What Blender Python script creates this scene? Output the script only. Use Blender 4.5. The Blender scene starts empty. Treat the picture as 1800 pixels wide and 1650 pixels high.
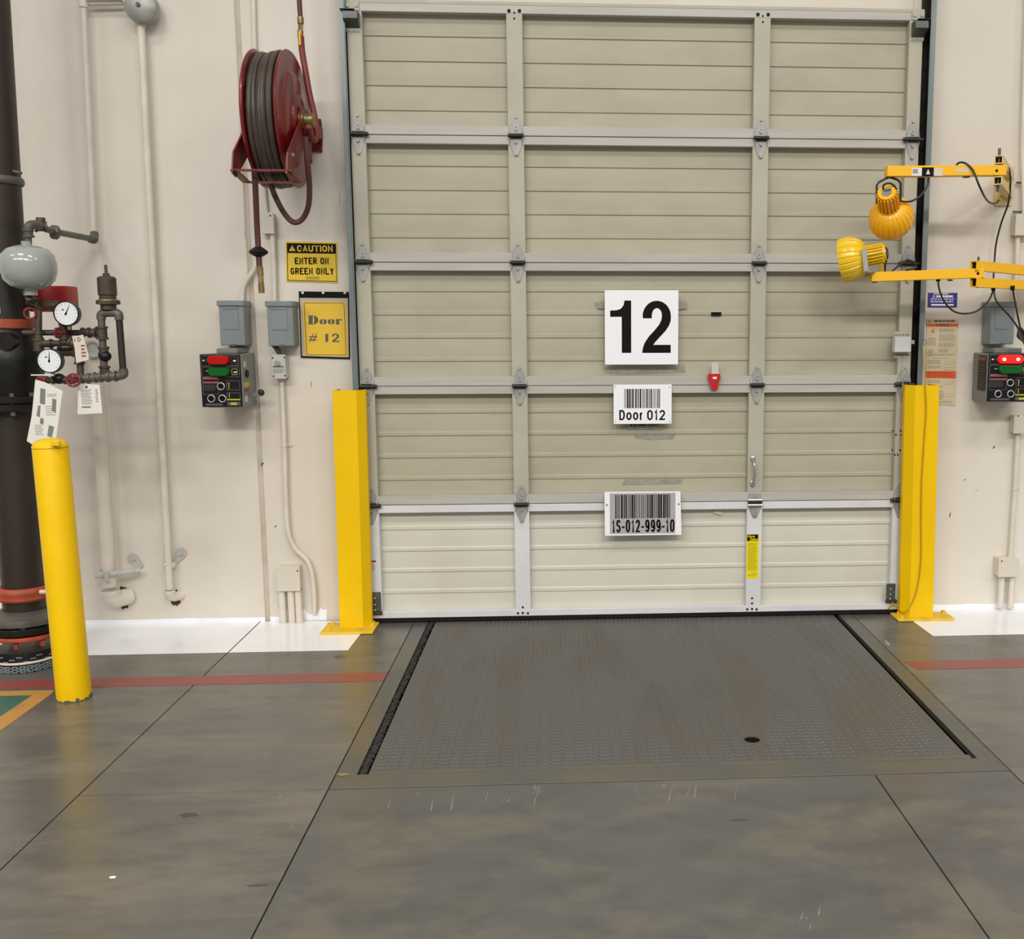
import bpy, bmesh, math, random
from mathutils import Vector, Matrix
random.seed(7)
S = bpy.context.scene
COL = S.collection
V = Vector
PI = math.pi

# ---------------------------------------------------------------- camera
F_PX, PITCH, YAW, ROLL, CAM_D, CAM_H = 1781.19, 0.136137, 0.059766, -0.00107968, 4.65993, 1.337117
PPX, PPY = 1100.0, 825.0
_F = V((math.sin(YAW), math.cos(YAW), 0)); _R = V((math.cos(YAW), -math.sin(YAW), 0)); _U = V((0, 0, 1))
FW = _F*math.cos(PITCH) - _U*math.sin(PITCH)
_U2 = _U*math.cos(PITCH) + _F*math.sin(PITCH)
RT = _R*math.cos(ROLL) + _U2*math.sin(ROLL)
UP = _U2*math.cos(ROLL) - _R*math.sin(ROLL)
CAMLOC = V((0, -CAM_D, CAM_H))
cd = bpy.data.cameras.new('camera'); cam = bpy.data.objects.new('camera', cd); COL.objects.link(cam)
m3 = Matrix((RT, UP, -FW)).transposed()
cam.matrix_world = Matrix.Translation(CAMLOC) @ m3.to_4x4()
cd.sensor_fit = 'HORIZONTAL'; cd.sensor_width = 36.0
cd.lens = 36.0*F_PX/1800.0
cd.shift_x = -(PPX-900.0)/1800.0
cd.shift_y = (PPY-825.0)/1800.0
cd.clip_start = 0.05; cd.clip_end = 100
S.camera = cam

# ---------------------------------------------------------------- world, lamps, exposure
w = bpy.data.worlds.new('hall_light'); S.world = w; w.use_nodes = True
bg = w.node_tree.nodes['Background']
bg.inputs[0].default_value = (1.0, 0.965, 0.915, 1); bg.inputs[1].default_value = 0.42
S.view_settings.view_transform = 'Standard'; S.view_settings.look = 'None'
S.view_settings.gamma = 1.0; S.view_settings.use_curve_mapping = False
S.view_settings.exposure = 0.0
LIGHTS = [(-2.8, -5.6, 7.4, 2.4, 1.0, 140), (2.0, -5.6, 7.4, 2.4, 1.0, 140), (7.0, -5.6, 7.4, 2.4, 1.0, 130), (-7.6, -5.6, 7.4, 2.4, 1.0, 90),
          (-2.8, -12.0, 7.4, 3.6, 1.6, 800), (2.0, -12.0, 7.4, 3.6, 1.6, 800), (-7.6, -12.0, 7.4, 3.6, 1.6, 430), (7.0, -12.0, 7.4, 3.6, 1.6, 230)]
for (lx, ly, lz, sx, sy, pw) in LIGHTS:
    ld = bpy.data.lights.new('high_bay_light', 'AREA'); ld.shape = 'RECTANGLE'; ld.size = sx; ld.size_y = sy
    ld.energy = pw; ld.color = (1.0, 0.965, 0.915)
    lo = bpy.data.objects.new('high_bay_light', ld); COL.objects.link(lo); lo.location = (lx, ly, lz)

# ---------------------------------------------------------------- helpers
def P(u, v, y=0.0):
    r = FW + RT*((u-PPX)/F_PX) - UP*((v-PPY)/F_PX)
    return CAMLOC + r*((y+CAM_D)/r.y)
def G(u, v, z=0.0):
    r = FW + RT*((u-PPX)/F_PX) - UP*((v-PPY)/F_PX)
    return CAMLOC + r*((z-CAM_H)/r.z)
def lin(c):
    c = c/255.0
    return c/12.92 if c <= 0.04045 else ((c+0.055)/1.055)**2.4
def rgb(c): return (lin(c[0]), lin(c[1]), lin(c[2]), 1)
MATS = {}
def mat(name, c, rough=0.55, metal=0.0, c2=None, scale=4.0, lo=0.4, hi=0.65, stretch=(1, 1, 1), bump=0.0, bscale=60.0,
        coat=0.0, emit=None, estr=0.0, c3=None, scale3=1.0, lo3=0.45, hi3=0.7, rough2=None, detail=6.0, alpha=1.0, trans=0.0):
    if name in MATS: return MATS[name]
    m = bpy.data.materials.new(name); m.use_nodes = True; MATS[name] = m
    nt = m.node_tree; N = nt.nodes; L = nt.links; b = N['Principled BSDF']
    b.inputs['Base Color'].default_value = rgb(c); b.inputs['Roughness'].default_value = rough
    b.inputs['Metallic'].default_value = metal; b.inputs['Coat Weight'].default_value = coat
    b.inputs['Alpha'].default_value = alpha; b.inputs['Transmission Weight'].default_value = trans
    if emit: b.inputs['Emission Color'].default_value = rgb(emit); b.inputs['Emission Strength'].default_value = estr
    if c2 or bump:
        tc = N.new('ShaderNodeTexCoord'); mp = N.new('ShaderNodeMapping'); L.new(tc.outputs['Object'], mp.inputs[0])
        mp.inputs['Scale'].default_value = stretch
    def noise(sc, lo_, hi_):
        n = N.new('ShaderNodeTexNoise'); n.inputs['Scale'].default_value = sc; n.inputs['Detail'].default_value = detail
        n.inputs['Roughness'].default_value = 0.6
        L.new(mp.outputs[0], n.inputs['Vector'])
        r = N.new('ShaderNodeMapRange'); r.inputs[1].default_value = lo_; r.inputs[2].default_value = hi_
        L.new(n.outputs[0], r.inputs[0]); return r.outputs[0]
    if c2:
        mx = N.new('ShaderNodeMix'); mx.data_type = 'RGBA'; f = noise(scale, lo, hi)
        L.new(f, mx.inputs[0]); mx.inputs[6].default_value = rgb(c); mx.inputs[7].default_value = rgb(c2); out = mx.outputs[2]
        if c3:
            mx3 = N.new('ShaderNodeMix'); mx3.data_type = 'RGBA'; L.new(noise(scale3, lo3, hi3), mx3.inputs[0])
            L.new(out, mx3.inputs[6]); mx3.inputs[7].default_value = rgb(c3); out = mx3.outputs[2]
        L.new(out, b.inputs['Base Color'])
        if rough2 is not None:
            mr = N.new('ShaderNodeMapRange'); L.new(f, mr.inputs[0]); mr.inputs[3].default_value = rough; mr.inputs[4].default_value = rough2
            L.new(mr.outputs[0], b.inputs['Roughness'])
    if bump:
        n = N.new('ShaderNodeTexNoise'); n.inputs['Scale'].default_value = bscale; n.inputs['Detail'].default_value = 4
        L.new(mp.outputs[0], n.inputs['Vector'])
        bp = N.new('ShaderNodeBump'); bp.inputs['Strength'].default_value = bump; bp.inputs['Distance'].default_value = 0.01
        L.new(n.outputs[0], bp.inputs['Height']); L.new(bp.outputs[0], b.inputs['Normal'])
    return m

WO = {}          # world origin of every built object
def wo(p): return WO[p.name] if p is not None else V((0, 0, 0))
def tag(o, label=None, cat=None, group=None, kind=None):
    if label: o['label'] = label
    if cat: o['category'] = cat
    if group: o['group'] = group
    if kind: o['kind'] = kind
    return o
def thing(name, label, cat, loc, group=None):
    o = bpy.data.objects.new(name, None); COL.objects.link(o); o.empty_display_size = 0.05
    o.location = V(loc); WO[o.name] = V(loc)
    return tag(o, label, cat, group)

class B:
    """collects shapes in world coordinates, linked by .out as one mesh object"""
    def __init__(s): s.bm = bmesh.new(); s.mats = []; s.mi = 0
    def use(s, m):
        if m not in s.mats: s.mats.append(m)
        s.mi = s.mats.index(m); return s
    def _add(s, t, smooth=None, M=None):
        if M is not None: bmesh.ops.transform(t, matrix=M, verts=t.verts)
        for f in t.faces: f.material_index = s.mi
        me = bpy.data.meshes.new('t'); t.to_mesh(me); t.free(); s.bm.from_mesh(me); bpy.data.meshes.remove(me); return s
    def box(s, a, b, bev=0.0, M=None, seg=1):
        t = bmesh.new(); x0, x1 = sorted((a[0], b[0])); y0, y1 = sorted((a[1], b[1])); z0, z1 = sorted((a[2], b[2]))
        vs = [t.verts.new(p) for p in ((x0,y0,z0),(x1,y0,z0),(x1,y1,z0),(x0,y1,z0),(x0,y0,z1),(x1,y0,z1),(x1,y1,z1),(x0,y1,z1))]
        for f in ((0,3,2,1),(4,5,6,7),(0,1,5,4),(1,2,6,5),(2,3,7,6),(3,0,4,7)): t.faces.new([vs[i] for i in f])
        if bev > 0: bmesh.ops.bevel(t, geom=t.edges[:], offset=bev, segments=seg, affect='EDGES', profile=0.5)
        return s._add(t, M=M)
    def bar(s, p0, p1, wd, ht, bev=0.0, up=(0, 0, 1), hollow=False):
        """rectangular bar from p0 to p1"""
        p0, p1 = V(p0), V(p1); d = p1-p0; L = d.length; z = d.normalized(); up = V(up)
        x = up.cross(z).normalized(); y = z.cross(x)
        M = Matrix((x, y, z)).transposed().to_4x4(); M.translation = p0
        if not hollow: return s.box((-wd/2, -ht/2, 0), (wd/2, ht/2, L), bev, M)
        t = 0.004
        for a, b in (((-wd/2,-ht/2,0),(wd/2,-ht/2+t,L)), ((-wd/2,ht/2-t,0),(wd/2,ht/2,L)), ((-wd/2,-ht/2+t,0),(-wd/2+t,ht/2-t,L)), ((wd/2-t,-ht/2+t,0),(wd/2,ht/2-t,L))):
            s.box(a, b, 0, M)
        return s
    def cyl(s, p0, p1, r0, r1=None, n=20, caps=True):
        r1 = r0 if r1 is None else r1
        return s.lathe(p0, V(p1)-V(p0), [(0, 0)]*0 + ([(0.0, 0.0)] if caps else []) + [(r0, 0.0), (r1, (V(p1)-V(p0)).length)] + ([(0.0, (V(p1)-V(p0)).length)] if caps else []), n)
    def lathe(s, o, axis, prof, n=24, up=None, ribs=0, ribamp=0.0):
        """prof: list of (radius, height along axis)"""
        z = V(axis).normalized(); a = V((0, 0, 1)) if abs(z.z) < 0.9 else V((1, 0, 0))
        if up is not None: a = V(up)
        x = a.cross(z).normalized(); y = z.cross(x); o = V(o); t = bmesh.new(); rings = []
        for r, h in prof:
            if r < 1e-6: rings.append([t.verts.new(o+z*h)])
            else:
                rg = []
                for i in range(n):
                    rr = r
                    if ribs: rr = r*(1+ribamp*(1 if (i % 4) < 3 else -1.2))
                    c, q = math.cos(2*PI*i/n), math.sin(2*PI*i/n); rg.append(t.verts.new(o+z*h+x*(rr*c)+y*(rr*q)))
                rings.append(rg)
        for A, C in zip(rings, rings[1:]):
            for i in range(n):
                j = (i+1) % n
                if len(A) == 1 and len(C) == 1: continue
                if len(A) == 1: t.faces.new((A[0], C[j], C[i]))
                elif len(C) == 1: t.faces.new((A[i], A[j], C[0]))
                else: t.faces.new((A[i], A[j], C[j], C[i]))
        bmesh.ops.recalc_face_normals(t, faces=t.faces[:])
        return s._add(t)
    def tube(s, pts, r, n=10, smooth=True, sub=6, rads=None):
        pts = [V(p) for p in pts]
        if smooth and len(pts) > 2:
            q = []; ext = [pts[0]*2-pts[1]]+pts+[pts[-1]*2-pts[-2]]
            for i in range(1, len(ext)-2):
                a, b, c, d = ext[i-1:i+3]
                for k in range(sub):
                    t_ = k/sub
                    q.append(0.5*((2*b)+(c-a)*t_+(2*a-5*b+4*c-d)*t_*t_+(3*b-a-3*c+d)*t_**3))
            q.append(pts[-1]); pts = q
        t = bmesh.new(); tang = []
        for i in range(len(pts)):
            a = pts[max(i-1, 0)]; b = pts[min(i+1, len(pts)-1)]; tang.append((b-a).normalized())
        x = tang[0].orthogonal().normalized(); prev = None; rings = []
        for i, p in enumerate(pts):
            x = (x - tang[i]*x.dot(tang[i])).normalized(); y = tang[i].cross(x)
            k = 1.0
            if 0 < i < len(pts)-1:
                d1 = (p-pts[i-1]).normalized(); d2 = (pts[i+1]-p).normalized(); k = 1/max(0.5, math.cos(d1.angle(d2, 0)/2))
            rings.append([t.verts.new(p+x*(r*k*math.cos(2*PI*j/n))+y*(r*k*math.sin(2*PI*j/n))) for j in range(n)])
        for A, C in zip(rings, rings[1:]):
            for j in range(n): t.faces.new((A[j], A[(j+1) % n], C[(j+1) % n], C[j]))
        t.faces.new(rings[0][::-1]); t.faces.new(rings[-1])
        bmesh.ops.recalc_face_normals(t, faces=t.faces[:])
        return s._add(t)
    def torus(s, o, axis, R, r, n=32, m=10, flat=1.0, a0=0.0, a1=2*PI):
        z = V(axis).normalized(); a = V((0, 0, 1)) if abs(z.z) < 0.9 else V((1, 0, 0)); x = a.cross(z).normalized(); y = z.cross(x)
        o = V(o); pts = []
        full = abs(a1-a0-2*PI) < 1e-6
        t = bmesh.new(); rings = []
        cnt = n if full else n+1
        for i in range(cnt):
            an = a0+(a1-a0)*i/n; d = x*math.cos(an)+y*math.sin(an)
            rings.append([t.verts.new(o+d*(R+r*math.cos(2*PI*j/m))+z*(r*flat*math.sin(2*PI*j/m))) for j in range(m)])
        for i in range(n):
            A, C = rings[i], rings[(i+1) % cnt]
            for j in range(m): t.faces.new((A[j], A[(j+1) % m], C[(j+1) % m], C[j]))
        bmesh.ops.recalc_face_normals(t, faces=t.faces[:])
        return s._add(t)
    def sphere(s, o, r, sc=(1, 1, 1), n=16):
        t = bmesh.new(); bmesh.ops.create_uvsphere(t, u_segments=n, v_segments=max(6, n//2), radius=r)
        return s._add(t, M=Matrix.Translation(V(o)) @ Matrix.Diagonal((sc[0], sc[1], sc[2], 1)))
    def prism(s, poly, d, M=None):
        """poly: list of 3-D points (front face), extruded by vector d"""
        t = bmesh.new(); d = V(d); a = [t.verts.new(V(p)) for p in poly]; b = [t.verts.new(V(p)+d) for p in poly]; n = len(a)
        t.faces.new(a); t.faces.new(b[::-1])
        for i in range(n): t.faces.new((a[i], b[i], b[(i+1) % n], a[(i+1) % n]))
        bmesh.ops.recalc_face_normals(t, faces=t.faces[:])
        bmesh.ops.triangulate(t, faces=[f for f in t.faces if len(f.verts) > 4])
        return s._add(t, M=M)
    def out(s, name, m=None, parent=None, label=None, cat=None, group=None, kind=None, loc=None, angle=35):
        """link as ONE object; origin = parent's origin, or loc"""
        me = bpy.data.meshes.new(name)
        base = wo(parent) if loc is None else V(loc)
        bmesh.ops.translate(s.bm, vec=-base, verts=s.bm.verts)
        s.bm.to_mesh(me); s.bm.free()
        for q in (s.mats if s.mats else [m]): me.materials.append(q)
        me.shade_smooth(); me.set_sharp_from_angle(angle=math.radians(angle))
        o = bpy.data.objects.new(name, me); COL.objects.link(o)
        o.parent = parent; o.location = base - wo(parent); WO[o.name] = base
        return tag(o, label, cat, group, kind)

def inst(src, parent, loc, name=None):
    """copy of one object (mesh shared) at a world place"""
    o = src.copy(); COL.objects.link(o); o.parent = parent; o.location = V(loc)-wo(parent); WO[o.name] = V(loc); return o
def inst_tree(src, loc, parent=None):
    o = src.copy(); COL.objects.link(o); o.parent = parent; WO[o.name] = V(loc); o.location = V(loc)-wo(parent)
    for ch in list(src.children):
        c = ch.copy(); COL.objects.link(c); c.parent = o; WO[c.name] = WO[ch.name]-WO[src.name]+V(loc)
        for g in list(ch.children):
            d = g.copy(); COL.objects.link(d); d.parent = c; WO[d.name] = WO[g.name]-WO[src.name]+V(loc)
    return o
def rect(u0, v0, u1, v1, y):
    a = P(u0, v0, y); b = P(u1, v1, y); return a.x, b.x, b.z, a.z      # x0 x1 z0 z1
def plate(name, m, u0, v0, u1, v1, y, th=0.002, parent=None, bev=0.0, **kw):
    x0, x1, z0, z1 = rect(u0, v0, u1, v1, y); return B().box((x0, y, z0), (x1, y+th, z1), bev).out(name, m, parent, **kw)
def quad(b, pts, y, th):
    return b.prism([P(u, v, y) for u, v in pts], (0, th, 0))
_fc = 0
def text_mesh(s, bold=0.0, shear=0.0, space=1.0):
    c = bpy.data.curves.new('txt', 'FONT'); c.body = s; c.offset = bold; c.shear = shear; c.space_character = space; c.resolution_u = 3
    c.align_x = 'CENTER'
    o = bpy.data.objects.new('txt', c); COL.objects.link(o)
    dg = bpy.context.evaluated_depsgraph_get(); dg.update()
    me = bpy.data.meshes.new_from_object(o.evaluated_get(dg)); bpy.data.objects.remove(o); bpy.data.curves.remove(c); return me
def text_into(b, s, x0, x1, z0, z1, y, bold=0.0, shear=0.0, M=None, th=0.0004):
    """letters stretched to fill the rectangle, facing the room (-y)"""
    me = text_mesh(s, bold, shear); vs = me.vertices
    a0 = min(v.co.x for v in vs); a1 = max(v.co.x for v in vs); b0 = min(v.co.y for v in vs); b1 = max(v.co.y for v in vs)
    t = bmesh.new(); t.from_mesh(me); bpy.data.meshes.remove(me)
    for v in t.verts: v.co = V((x0+(v.co.x-a0)/(a1-a0)*(x1-x0), y, z0+(v.co.y-b0)/(b1-b0)*(z1-z0)))
    for f in t.faces:
        f.normal_update()
        if f.normal.y > 0: f.normal_flip()
    r = bmesh.ops.extrude_face_region(t, geom=t.faces[:])
    for e in r['geom']:
        if isinstance(e, bmesh.types.BMVert): e.co.y -= th
    if M is not None: bmesh.ops.transform(t, matrix=M, verts=t.verts)
    return b._add(t)
def text(name, s, u0, v0, u1, v1, y, m, parent, bold=0.0, shear=0.0):
    b = B(); text_into(b, s, *rect(u0, v0, u1, v1, y), y-0.0003, bold, shear); return b.out(name, m, parent)
def lines(b, x0, x1, z0, z1, y, n, fill=0.5, th=0.0004, rag=0.25, words=True):
    """small print: rows of little word-long dashes"""
    h = (z1-z0)/n
    for i in range(n):
        zt = z1-h*i; x = x0; xe = x1-random.random()*rag*(x1-x0)
        while x < xe:
            wd = (x1-x0)*random.uniform(0.06, 0.2) if words else xe-x
            b.box((x, y-th, zt-h*fill), (min(x+wd, xe), y, zt)); x += wd+(x1-x0)*0.03
    return b


# --- stroked sans letters (centre lines in a unit box, y up)
def _arc(cx, cy, rx, ry, a0, a1, n=10): return [(cx+rx*math.cos(math.radians(a0+(a1-a0)*i/n)), cy+ry*math.sin(math.radians(a0+(a1-a0)*i/n))) for i in range(n+1)]
_O = _arc(.5, .5, .5, .5, 90, 450, 24)
_O = _arc(.5, .68, .5, .32, 90, 180)+_arc(.5, .32, .5, .32, 180, 270)[1:]+_arc(.5, .32, .5, .32, 270, 360)[1:]+_arc(.5, .68, .5, .32, 0, 90)[0:]
GL = {'O': [_O], '0': [_O], 'I': [[(.5, 0), (.5, 1)]], 'L': [[(0, 1), (0, 0), (1, 0)]], 'T': [[(0, 1), (1, 1)], [(.5, 1), (.5, 0)]],
      'E': [[(1, 1), (0, 1), (0, 0), (1, 0)], [(0, .52), (.9, .52)]], 'N': [[(0, 0), (0, 1), (1, 0), (1, 1)]], 'A': [[(0, 0), (.5, 1), (1, 0)], [(.2, .3), (.8, .3)]],
      'U': [[(0, 1), (0, .32)]+_arc(.5, .32, .5, .32, 180, 360)[1:]+[(1, 1)]], 'C': [[(1, .70)]+_arc(.5, .68, .5, .32, 0, 180)+_arc(.5, .32, .5, .32, 180, 360)+[(1, .30)]],
      'G': [_arc(.5, .68, .5, .32, 15, 180)+_arc(.5, .32, .5, .32, 180, 360)+[(1, .44), (.52, .44)]],
      'R': [[(0, 0), (0, 1), (.6, 1)]+_arc(.62, .75, .38, .25, 90, -90)+[(0, .5)], [(.55, .5), (1, 0)]], 'Y': [[(0, 1), (.5, .45), (1, 1)], [(.5, .45), (.5, 0)]],
      'D': [[(0, 0), (0, 1), (.5, 1)]+_arc(.5, .5, .5, .5, 90, -90, 16)+[(0, 0)]], 'S': [_arc(.5, .76, .48, .24, 10, 250, 14)+_arc(.5, .26, .5, .26, 80, -170, 14)],
      '1': [[(.15, .74), (.62, 1), (.62, 0)]], '2': [_arc(.5, .72, .5, .28, 175, -30, 14)+[(0, 0), (1, 0)]], '9': [_arc(.5, .68, .5, .32, 0, 360, 20), [(1, .68), (1, .32)]+_arc(.5, .32, .5, .32, 0, -150)],
      '-': [[(0, .40), (1, .40)]], 'o': [[(.5+.5*math.cos(a*PI/12+PI/2), .37+.37*math.sin(a*PI/12+PI/2)) for a in range(25)]], 'r': [[(.1, 0), (.1, .74)], [(.1, .45), (.3, .68), (.9, .74)]],
      'K': [[(0, 0), (0, 1)], [(1, 1), (0, .4)], [(.3, .55), (1, 0)]], 'W': [[(0, 1), (.25, 0), (.5, .9), (.75, 0), (1, 1)]], 'V': [[(0, 1), (.5, 0), (1, 1)]], 'H': [[(0, 0), (0, 1)], [(1, 0), (1, 1)], [(0, .5), (1, .5)]],
      'F': [[(0, 0), (0, 1), (1, 1)], [(0, .5), (.9, .5)]], 'M': [[(0, 0), (0, 1), (.5, .2), (1, 1), (1, 0)]], 'P': [[(0, 0), (0, 1), (.6, 1)]+_arc(.62, .73, .38, .27, 90, -90)+[(0, .46)]], 'X': [[(0, 0), (1, 1)], [(0, 1), (1, 0)]]}
GWID = {'I': .28, '1': .72, '-': .62, ' ': .5, 'r': .62, 'W': 1.4, 'M': 1.2, 'o': .95}
def atedge(q, d): return (q[1] in (0, 1) and abs(d.y) > .3) or (q[0] in (0, 1) and abs(d.x) > .9)
def stroke_text(b, s, x0, x1, z0, z1, y, sw=.17, gap=.22, th=.0004):
    """sw: stroke width as a share of the height"""
    ws = [GWID.get(c, 1.0) for c in s]; tot = sum(ws)+gap*(len(s)-1); k = (x1-x0)/tot; H = z1-z0; w_ = sw*H; x = x0
    for c, wd in zip(s, ws):
        W = wd*k
        for pl in GL.get(c, []):
            if c == 'I': pts = [(x+W/2, z0+w_/2*0+p[1]*H) for p in pl]
            else: pts = [(x+w_/2+p[0]*(W-w_), z0+w_/2+p[1]*(H-w_)) for p in pl]
            closed = (pts[0][0]-pts[-1][0])**2+(pts[0][1]-pts[-1][1])**2 < 1e-12
            t = bmesh.new(); L = []; n = len(pts)-(1 if closed else 0)
            for i in range(n):
                p = V((pts[i][0], pts[i][1])); a = V(pts[(i-1) % n]) if (i > 0 or closed) else None; e = V(pts[(i+1) % n]) if (i < n-1 or closed) else None
                d1 = (p-a).normalized() if a is not None else (e-p).normalized(); d2 = (e-p).normalized() if e is not None else d1
                if a is None and c != 'I' and atedge(pl[0], d2): p = p-d2*(w_/2)*(1 if abs(d2.x) < .3 or abs(d2.y) < .3 else .3)
                if e is None and c != 'I' and atedge(pl[-1], d1): p = p+d1*(w_/2)*(1 if abs(d1.x) < .3 or abs(d1.y) < .3 else .3)
                n1, n2 = V((-d1.y, d1.x)), V((-d2.y, d2.x)); nn = (n1+n2)
                nn = nn.normalized() if nn.length > .05 else n1
                q = nn*(w_/2/max(.45, nn.dot(n1)))
                L.append([t.verts.new((p.x+q.x, y, p.y+q.y)), t.verts.new((p.x-q.x, y, p.y-q.y)), t.verts.new((p.x+q.x, y-th, p.y+q.y)), t.verts.new((p.x-q.x, y-th, p.y-q.y))])
            for i in range(n if closed else n-1):
                A, C = L[i], L[(i+1) % n]
                for q4 in ((A[2], A[3], C[3], C[2]), (A[0], A[2], C[2], C[0]), (A[1], C[1], C[3], A[3])): t.faces.new(q4)
            for f in t.faces:
                f.normal_update()
                if abs(f.normal.y) > .5 and f.normal.y > 0: f.normal_flip()
            b._add(t)
        x += W+gap*k
    return b
def stext(name, s, u0, v0, u1, v1, y, m, parent, sw=.17, gap=.22):
    b = B(); stroke_text(b, s, *rect(u0, v0, u1, v1, y), y-.0003, sw, gap); return b.out(name, m, parent)

# ---------------------------------------------------------------- materials
M_wall = mat('painted_concrete', (215, 208, 196), 0.75, c2=(208, 199, 186), scale=1.3, lo=0.42, hi=0.7, bump=0.12, bscale=14, c3=(221, 216, 207), scale3=0.7)
M_wallw = mat('white_conduit_paint', (218, 211, 200), 0.5, c2=(207, 198, 184), scale=6, bump=0.0)
M_white = mat('white_floor_paint', (243, 246, 251), 0.22, c2=(236, 238, 243), scale=3, coat=0.2)
M_floor = mat('sealed_concrete', (96, 94, 87), 0.25, c2=(112, 107, 97), scale=2.4, lo=0.46, hi=0.60, stretch=(0.7, 1.9, 1), bump=0.02, bscale=40,
              c3=(80, 79, 76), scale3=6.5, lo3=0.47, hi3=0.80, rough2=0.36, detail=14)
M_floor2 = mat('worn_concrete', (89, 89, 87), 0.28, c2=(104, 100, 90), scale=3.4, lo=0.47, hi=0.60, stretch=(0.8, 1.2, 1), bump=0.02, bscale=40,
              c3=(74, 74, 74), scale3=7.0, lo3=0.47, hi3=0.82, rough2=0.40, detail=14)
M_red_line = mat('red_line_paint', (142, 66, 62), 0.4, c2=(118, 84, 76), scale=9, lo=0.45, hi=0.7)
M_orange_line = mat('orange_line_paint', (186, 136, 70), 0.42, c2=(150, 120, 78), scale=9, lo=0.5, hi=0.75)
M_green_paint = mat('green_floor_paint', (44, 104, 84), 0.42, c2=(60, 96, 82), scale=7)
M_yellow = mat('yellow_paint', (238, 194, 0), 0.42, c2=(232, 186, 0), scale=5, lo=0.4, hi=0.7, bump=0.03, bscale=40)
M_yelworn = mat('worn_yellow_paint', (226, 190, 40), 0.45, c2=(190, 160, 60), scale=14, lo=0.5, hi=0.7)
M_lampyel = mat('lamp_yellow', (246, 180, 14), 0.28, coat=0.3)
M_lampyel2 = mat('lamp_lemon', (230, 190, 20), 0.28, coat=0.3)
M_armyel = mat('arm_yellow', (244, 184, 22), 0.42)
M_armpale = mat('pale_yellow_steel', (214, 190, 128), 0.5)
M_sheet = mat('door_sheet', (171, 166, 145), 0.5, c2=(162, 156, 137), scale=3, lo=0.42, hi=0.7, stretch=(1, 1, 2.0), bump=0.02, bscale=8)
M_sheet_b = mat('door_sheet_new', (204, 202, 188), 0.48, c2=(198, 193, 179), scale=3, lo=0.42, hi=0.7, bump=0.02, bscale=8)
M_stile = mat('door_stile', (178, 174, 157), 0.48, c2=(170, 165, 150), scale=4)
M_stile_b = mat('door_stile_white', (214, 214, 216), 0.45, c2=(204, 203, 203), scale=4)
M_rail = mat('door_rail', (182, 179, 171), 0.42, c2=(172, 168, 160), scale=6, stretch=(0.3, 1, 4))
M_galv = mat('galvanised_steel', (166, 167, 161), 0.42, 0.25, c2=(148, 149, 144), scale=18, lo=0.4, hi=0.6)
M_galvd = mat('dark_galvanised', (92, 97, 95), 0.45, 0.35, c2=(70, 74, 72), scale=14)
M_track = mat('track_steel', (124, 134, 132), 0.4, 0.4, c2=(104, 113, 112), scale=8, stretch=(1, 1, 0.2))
M_dksteel = mat('dark_steel', (48, 46, 40), 0.45, 0.3, c2=(32, 30, 26), scale=30)
M_black = mat('black_rubber', (22, 21, 21), 0.55)
M_chrome = mat('bright_metal', (205, 205, 205), 0.18, 0.95)
M_plate = mat('checker_plate', (92, 93, 92), 0.42, 0.25, c2=(97, 92, 83), scale=2.0, lo=0.46, hi=0.64, stretch=(2.2, 0.5, 1), rough2=0.5,
              c3=(84, 88, 90), scale3=3.0, lo3=0.5, hi3=0.72, detail=10)
M_tread = mat('worn_treads', (112, 112, 110), 0.38, 0.45, c2=(108, 101, 91), scale=2.0, lo=0.46, hi=0.64, stretch=(2.2, 0.5, 1), detail=8)
M_frame = mat('worn_frame_steel', (104, 99, 87), 0.38, 0.25, c2=(92, 93, 91), scale=2.5, lo=0.42, hi=0.6, bump=0.05, bscale=60)
M_pit = mat('pit_dark', (12, 12, 12), 0.9)
M_brush = mat('brush_seal', (28, 26, 25), 0.9, c2=(58, 55, 52), scale=60, bump=0.5, bscale=120)
M_sign = mat('white_sign', (240, 240, 244), 0.35)
M_ink = mat('black_ink', (18, 17, 17), 0.4)
M_inkgrey = mat('grey_ink', (88, 84, 74), 0.6)
M_signyel = mat('sign_yellow', (226, 192, 42), 0.42, c2=(216, 182, 44), scale=6)
M_paperyel = mat('yellow_paper', (232, 192, 48), 0.55, c2=(224, 184, 60), scale=4)
M_clear = mat('cloudy_vinyl', (188, 176, 164), 0.25)
M_boxgrey = mat('enclosure_grey', (128, 137, 139), 0.42, c2=(120, 129, 131), scale=6)
M_boxmid = mat('control_box_grey', (122, 125, 121), 0.42)
M_boxwhite = mat('box_cream', (208, 202, 188), 0.45)
M_boxlt = mat('box_light_grey', (182, 182, 176), 0.4)
M_face = mat('dark_panel_face', (26, 24, 26), 0.35)
M_redlens = mat('red_lens', (178, 6, 2), 0.22, coat=0.15)
M_greenlens = mat('green_lens', (0, 92, 26), 0.22, coat=0.15)
M_lit = mat('lit_red_lens', (255, 20, 20), 0.2, emit=(255, 22, 24), estr=1.3)
M_bulb = mat('lit_bulb', (255, 240, 200), 0.2, emit=(255, 226, 170), estr=2.2)
M_pink = mat('panel_pink', (150, 78, 84), 0.5)
M_linegrey = mat('panel_line_grey', (120, 120, 120), 0.5)
M_yelmark = mat('panel_yellow', (188, 184, 40), 0.5)
M_reelred = mat('reel_red', (118, 20, 24), 0.30, c2=(100, 17, 21), scale=8, coat=0.2)
M_reelred2 = mat('bracket_red', (118, 34, 32), 0.42, c2=(104, 34, 30), scale=14)
M_hose = mat('hose_rubber', (72, 61, 53), 0.5, c2=(55, 46, 41), scale=10)
M_hosered = mat('hose_maroon', (82, 46, 46), 0.55)
M_supply = mat('supply_hose_red', (122, 46, 40), 0.5)
M_brass = mat('brass', (160, 140, 90), 0.35, 0.6, c2=(110, 100, 70), scale=20)
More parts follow.
